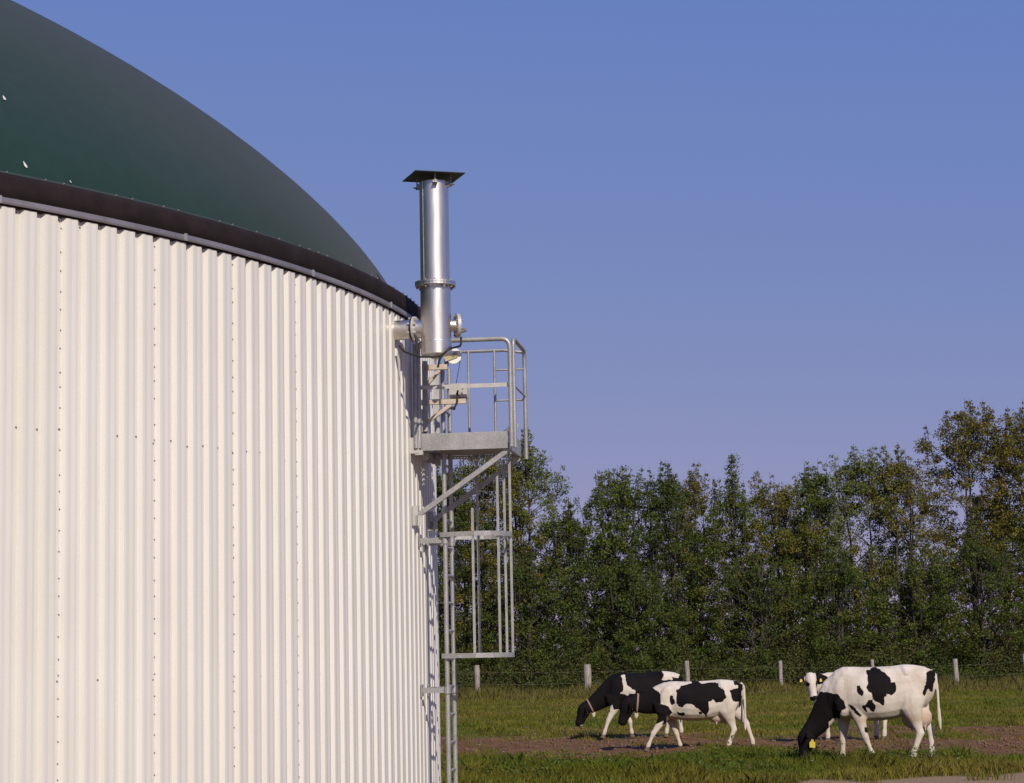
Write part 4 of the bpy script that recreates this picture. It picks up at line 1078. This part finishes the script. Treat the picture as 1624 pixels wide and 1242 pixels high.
# density falls with distance, the wedge in view plus a margin
def scatter(n, d0, d1, p=1.0):
    q = rg.random(n); d = 1 / (1 / d0 + (1 / d1 - 1 / d0) * q) if p == 1 else d0 + (d1 - d0) * q ** p
    u = rg.uniform(560, 1760, n); return (u - 812) / FPX * d + 0.0, d
x, y = scatter(290000, 28.0, 90.0)
mu = mud(x, y); sa = sand(x, y)
tuft = 0.5 + 0.5 * wave(x, y, 2.6, 31); big = 0.5 + 0.5 * wave(x, y, 0.7, 32)
keep = rg.random(len(x)) < np.clip((1 - 1.02 * np.clip(mu + 0.0, 0, 1)) * (1 - sa) + 0.25 * (tuft > 0.75), 0.0, 1) * (0.45 + 0.55 * np.clip(tuft, 0, 1))
x, y, tuft, big, mu = x[keep], y[keep], tuft[keep], big[keep], mu[keep]; n = len(x)
front = np.clip((36.5 - y) / 3, 0, 1)
t2 = np.clip(wave(x, y, 3.2, 35), 0, 2) ; h = (0.045 + 0.04 * np.clip(tuft, 0, 1) + 0.035 * t2 + front * (0.05 * np.clip(big + 0.3, 0, 1) + 0.04 * t2)) * rg.uniform(0.5, 1.5, n) * (1 - 0.5 * mu)
w = (0.0045 + 0.00026 * y) * rg.uniform(0.7, 1.3, n)
g = np.array([0.150, 0.152, 0.017]); g2 = np.array([0.105, 0.140, 0.014]); ye = np.array([0.245, 0.178, 0.042])
mixa = np.clip(0.5 + 0.5 * wave(x, y, 1.1, 41) + rg.normal(0, 0.25, n), 0, 1)[:, None]; my = np.clip(0.30 + 0.4 * wave(x, y, 0.6, 42) + rg.normal(0, 0.22, n) - 0.25 * front, 0, 1)[:, None]
col = (g * mixa + g2 * (1 - mixa)) * (1 - my) + ye * my; col *= (rg.uniform(0.65, 1.3, n) * (1 - 0.18 * np.clip(wave(x, y, 2.2, 36), -1, 1)))[:, None]
V, F, T = blades(rg, x, y, h, w, col, 0.8)
o = link('pasture_grass', np_mesh('pasture_grass', V, F, M['grass'], False, T)); tag(o, 'short green grass covering the pasture', 'grass', kind='stuff')
# long dry grass along the fence
n = 42000; x = rg.uniform(-5, 27, n); y = rg.uniform(84.5, 91.5, n) + 0.5 * np.sin(x); h = rg.uniform(0.18, 0.75, n) * (0.55 + 0.45 * np.clip(wave(x, y, 1.3, 51) * 0.5 + 0.5, 0, 1)) * np.clip((y - 83.5) / 3.5, 0.2, 1)
col = np.array([0.24, 0.19, 0.075]) * rg.uniform(0.5, 1.2, n)[:, None]; gsel = rg.random(n) < 0.5; col[gsel] = np.array([0.15, 0.14, 0.02]) * rg.uniform(0.7, 1.3, gsel.sum())[:, None]
V, F, T = blades(rg, x, y, h, np.full(n, 0.024), col, 0.6)
o = link('dry_grass', np_mesh('dry_grass', V, F, M['grass'], False, T)); tag(o, 'long straw-coloured grass along the fence line', 'grass', kind='stuff')
# leafy weeds in the near strip
m = 620; x = (rg.uniform(700, 1640, m) - 812) / FPX * 31; y = rg.uniform(29.8, 35.5, m)
cl = wave(x, y, 1.2, 61) > 0.15; x, y = x[cl], y[cl]; m = len(x)
per = 26; rep = np.repeat(np.arange(m), per); n = m * per; hh = rg.uniform(0.06, 0.28, m)
Cc = np.stack([x[rep] + rg.normal(0, 0.085, n), y[rep] + rg.normal(0, 0.085, n), height(x, y)[rep] + 0.01 + hh[rep] * rg.random(n)], 1)
V, F = leaf_quads(rg, Cc, 0.055, 0.9, 0.5); base = np.array([(0.080, 0.120, 0.018), (0.11, 0.13, 0.020), (0.15, 0.10, 0.040)])[rg.choice(3, m, p=[.5, .33, .17])]
T = np.repeat(base[rep] * rg.uniform(0.7, 1.3, n)[:, None], 4, 0)
o = link('weeds', np_mesh('weeds', V, F, M['leaf'], False, T)); tag(o, 'low leafy weeds in the near grass strip', 'weeds', kind='stuff')
# small white blossoms
m = 46; x = (rg.uniform(720, 1620, m) - 812) / FPX * 33; y = rg.uniform(30, 52, m); Vs = []; Fs = []
mb = MB()
for a, b in zip(x, y):
    z = float(height(np.array([a]), np.array([b]))[0]) + rg.uniform(0.05, 0.16)
    for k in range(5):
        an = 6.28 * k / 5; c = Vector((a, b, z)); p = c + Vector((math.cos(an), math.sin(an), 0.3)) * 0.022; q = c + Vector((math.cos(an + .9), math.sin(an + .9), 0.3)) * 0.022; mb.add([c, p, q], [(0, 1, 2)])
o = mb.build('white_flowers', M['whiteplastic']); tag(o, 'scattered small white flowers in the grass', 'flowers', kind='stuff')
# clods of earth on the trodden strip
m = 2600; x = rg.uniform(-3, 13, m); y = rg.uniform(34, 52, m); kp = mud(x, y) > 0.5; x, y = x[kp], y[kp]; V = []; F = []
for i, (a, b) in enumerate(zip(x, y)):
    s = rg.uniform(0.015, 0.055); z = float(height(np.array([a]), np.array([b]))[0]); c = np.array([a, b, z + s * 0.2])
    P = np.array([(1, 0, 0), (0, 1, 0), (-1, 0, 0), (0, -1, 0), (0, 0, .8), (0, 0, -.8)]) * s * rg.uniform(0.6, 1.3, (6, 3)) + c
    k = len(V); V += P.tolist(); F += [(k + q[0], k + q[1], k + q[2]) for q in ((0, 1, 4), (1, 2, 4), (2, 3, 4), (3, 0, 4), (1, 0, 5), (2, 1, 5), (3, 2, 5), (0, 3, 5))]
M['clod'] = simple('earth', (0.135, 0.075, 0.036), 0.95, 0, 0.35, 2)
o = link('clods', np_mesh('clods', np.array(V), np.array(F), M['clod'])); tag(o, 'small clods of brown earth on the trodden strip', 'earth', kind='stuff')
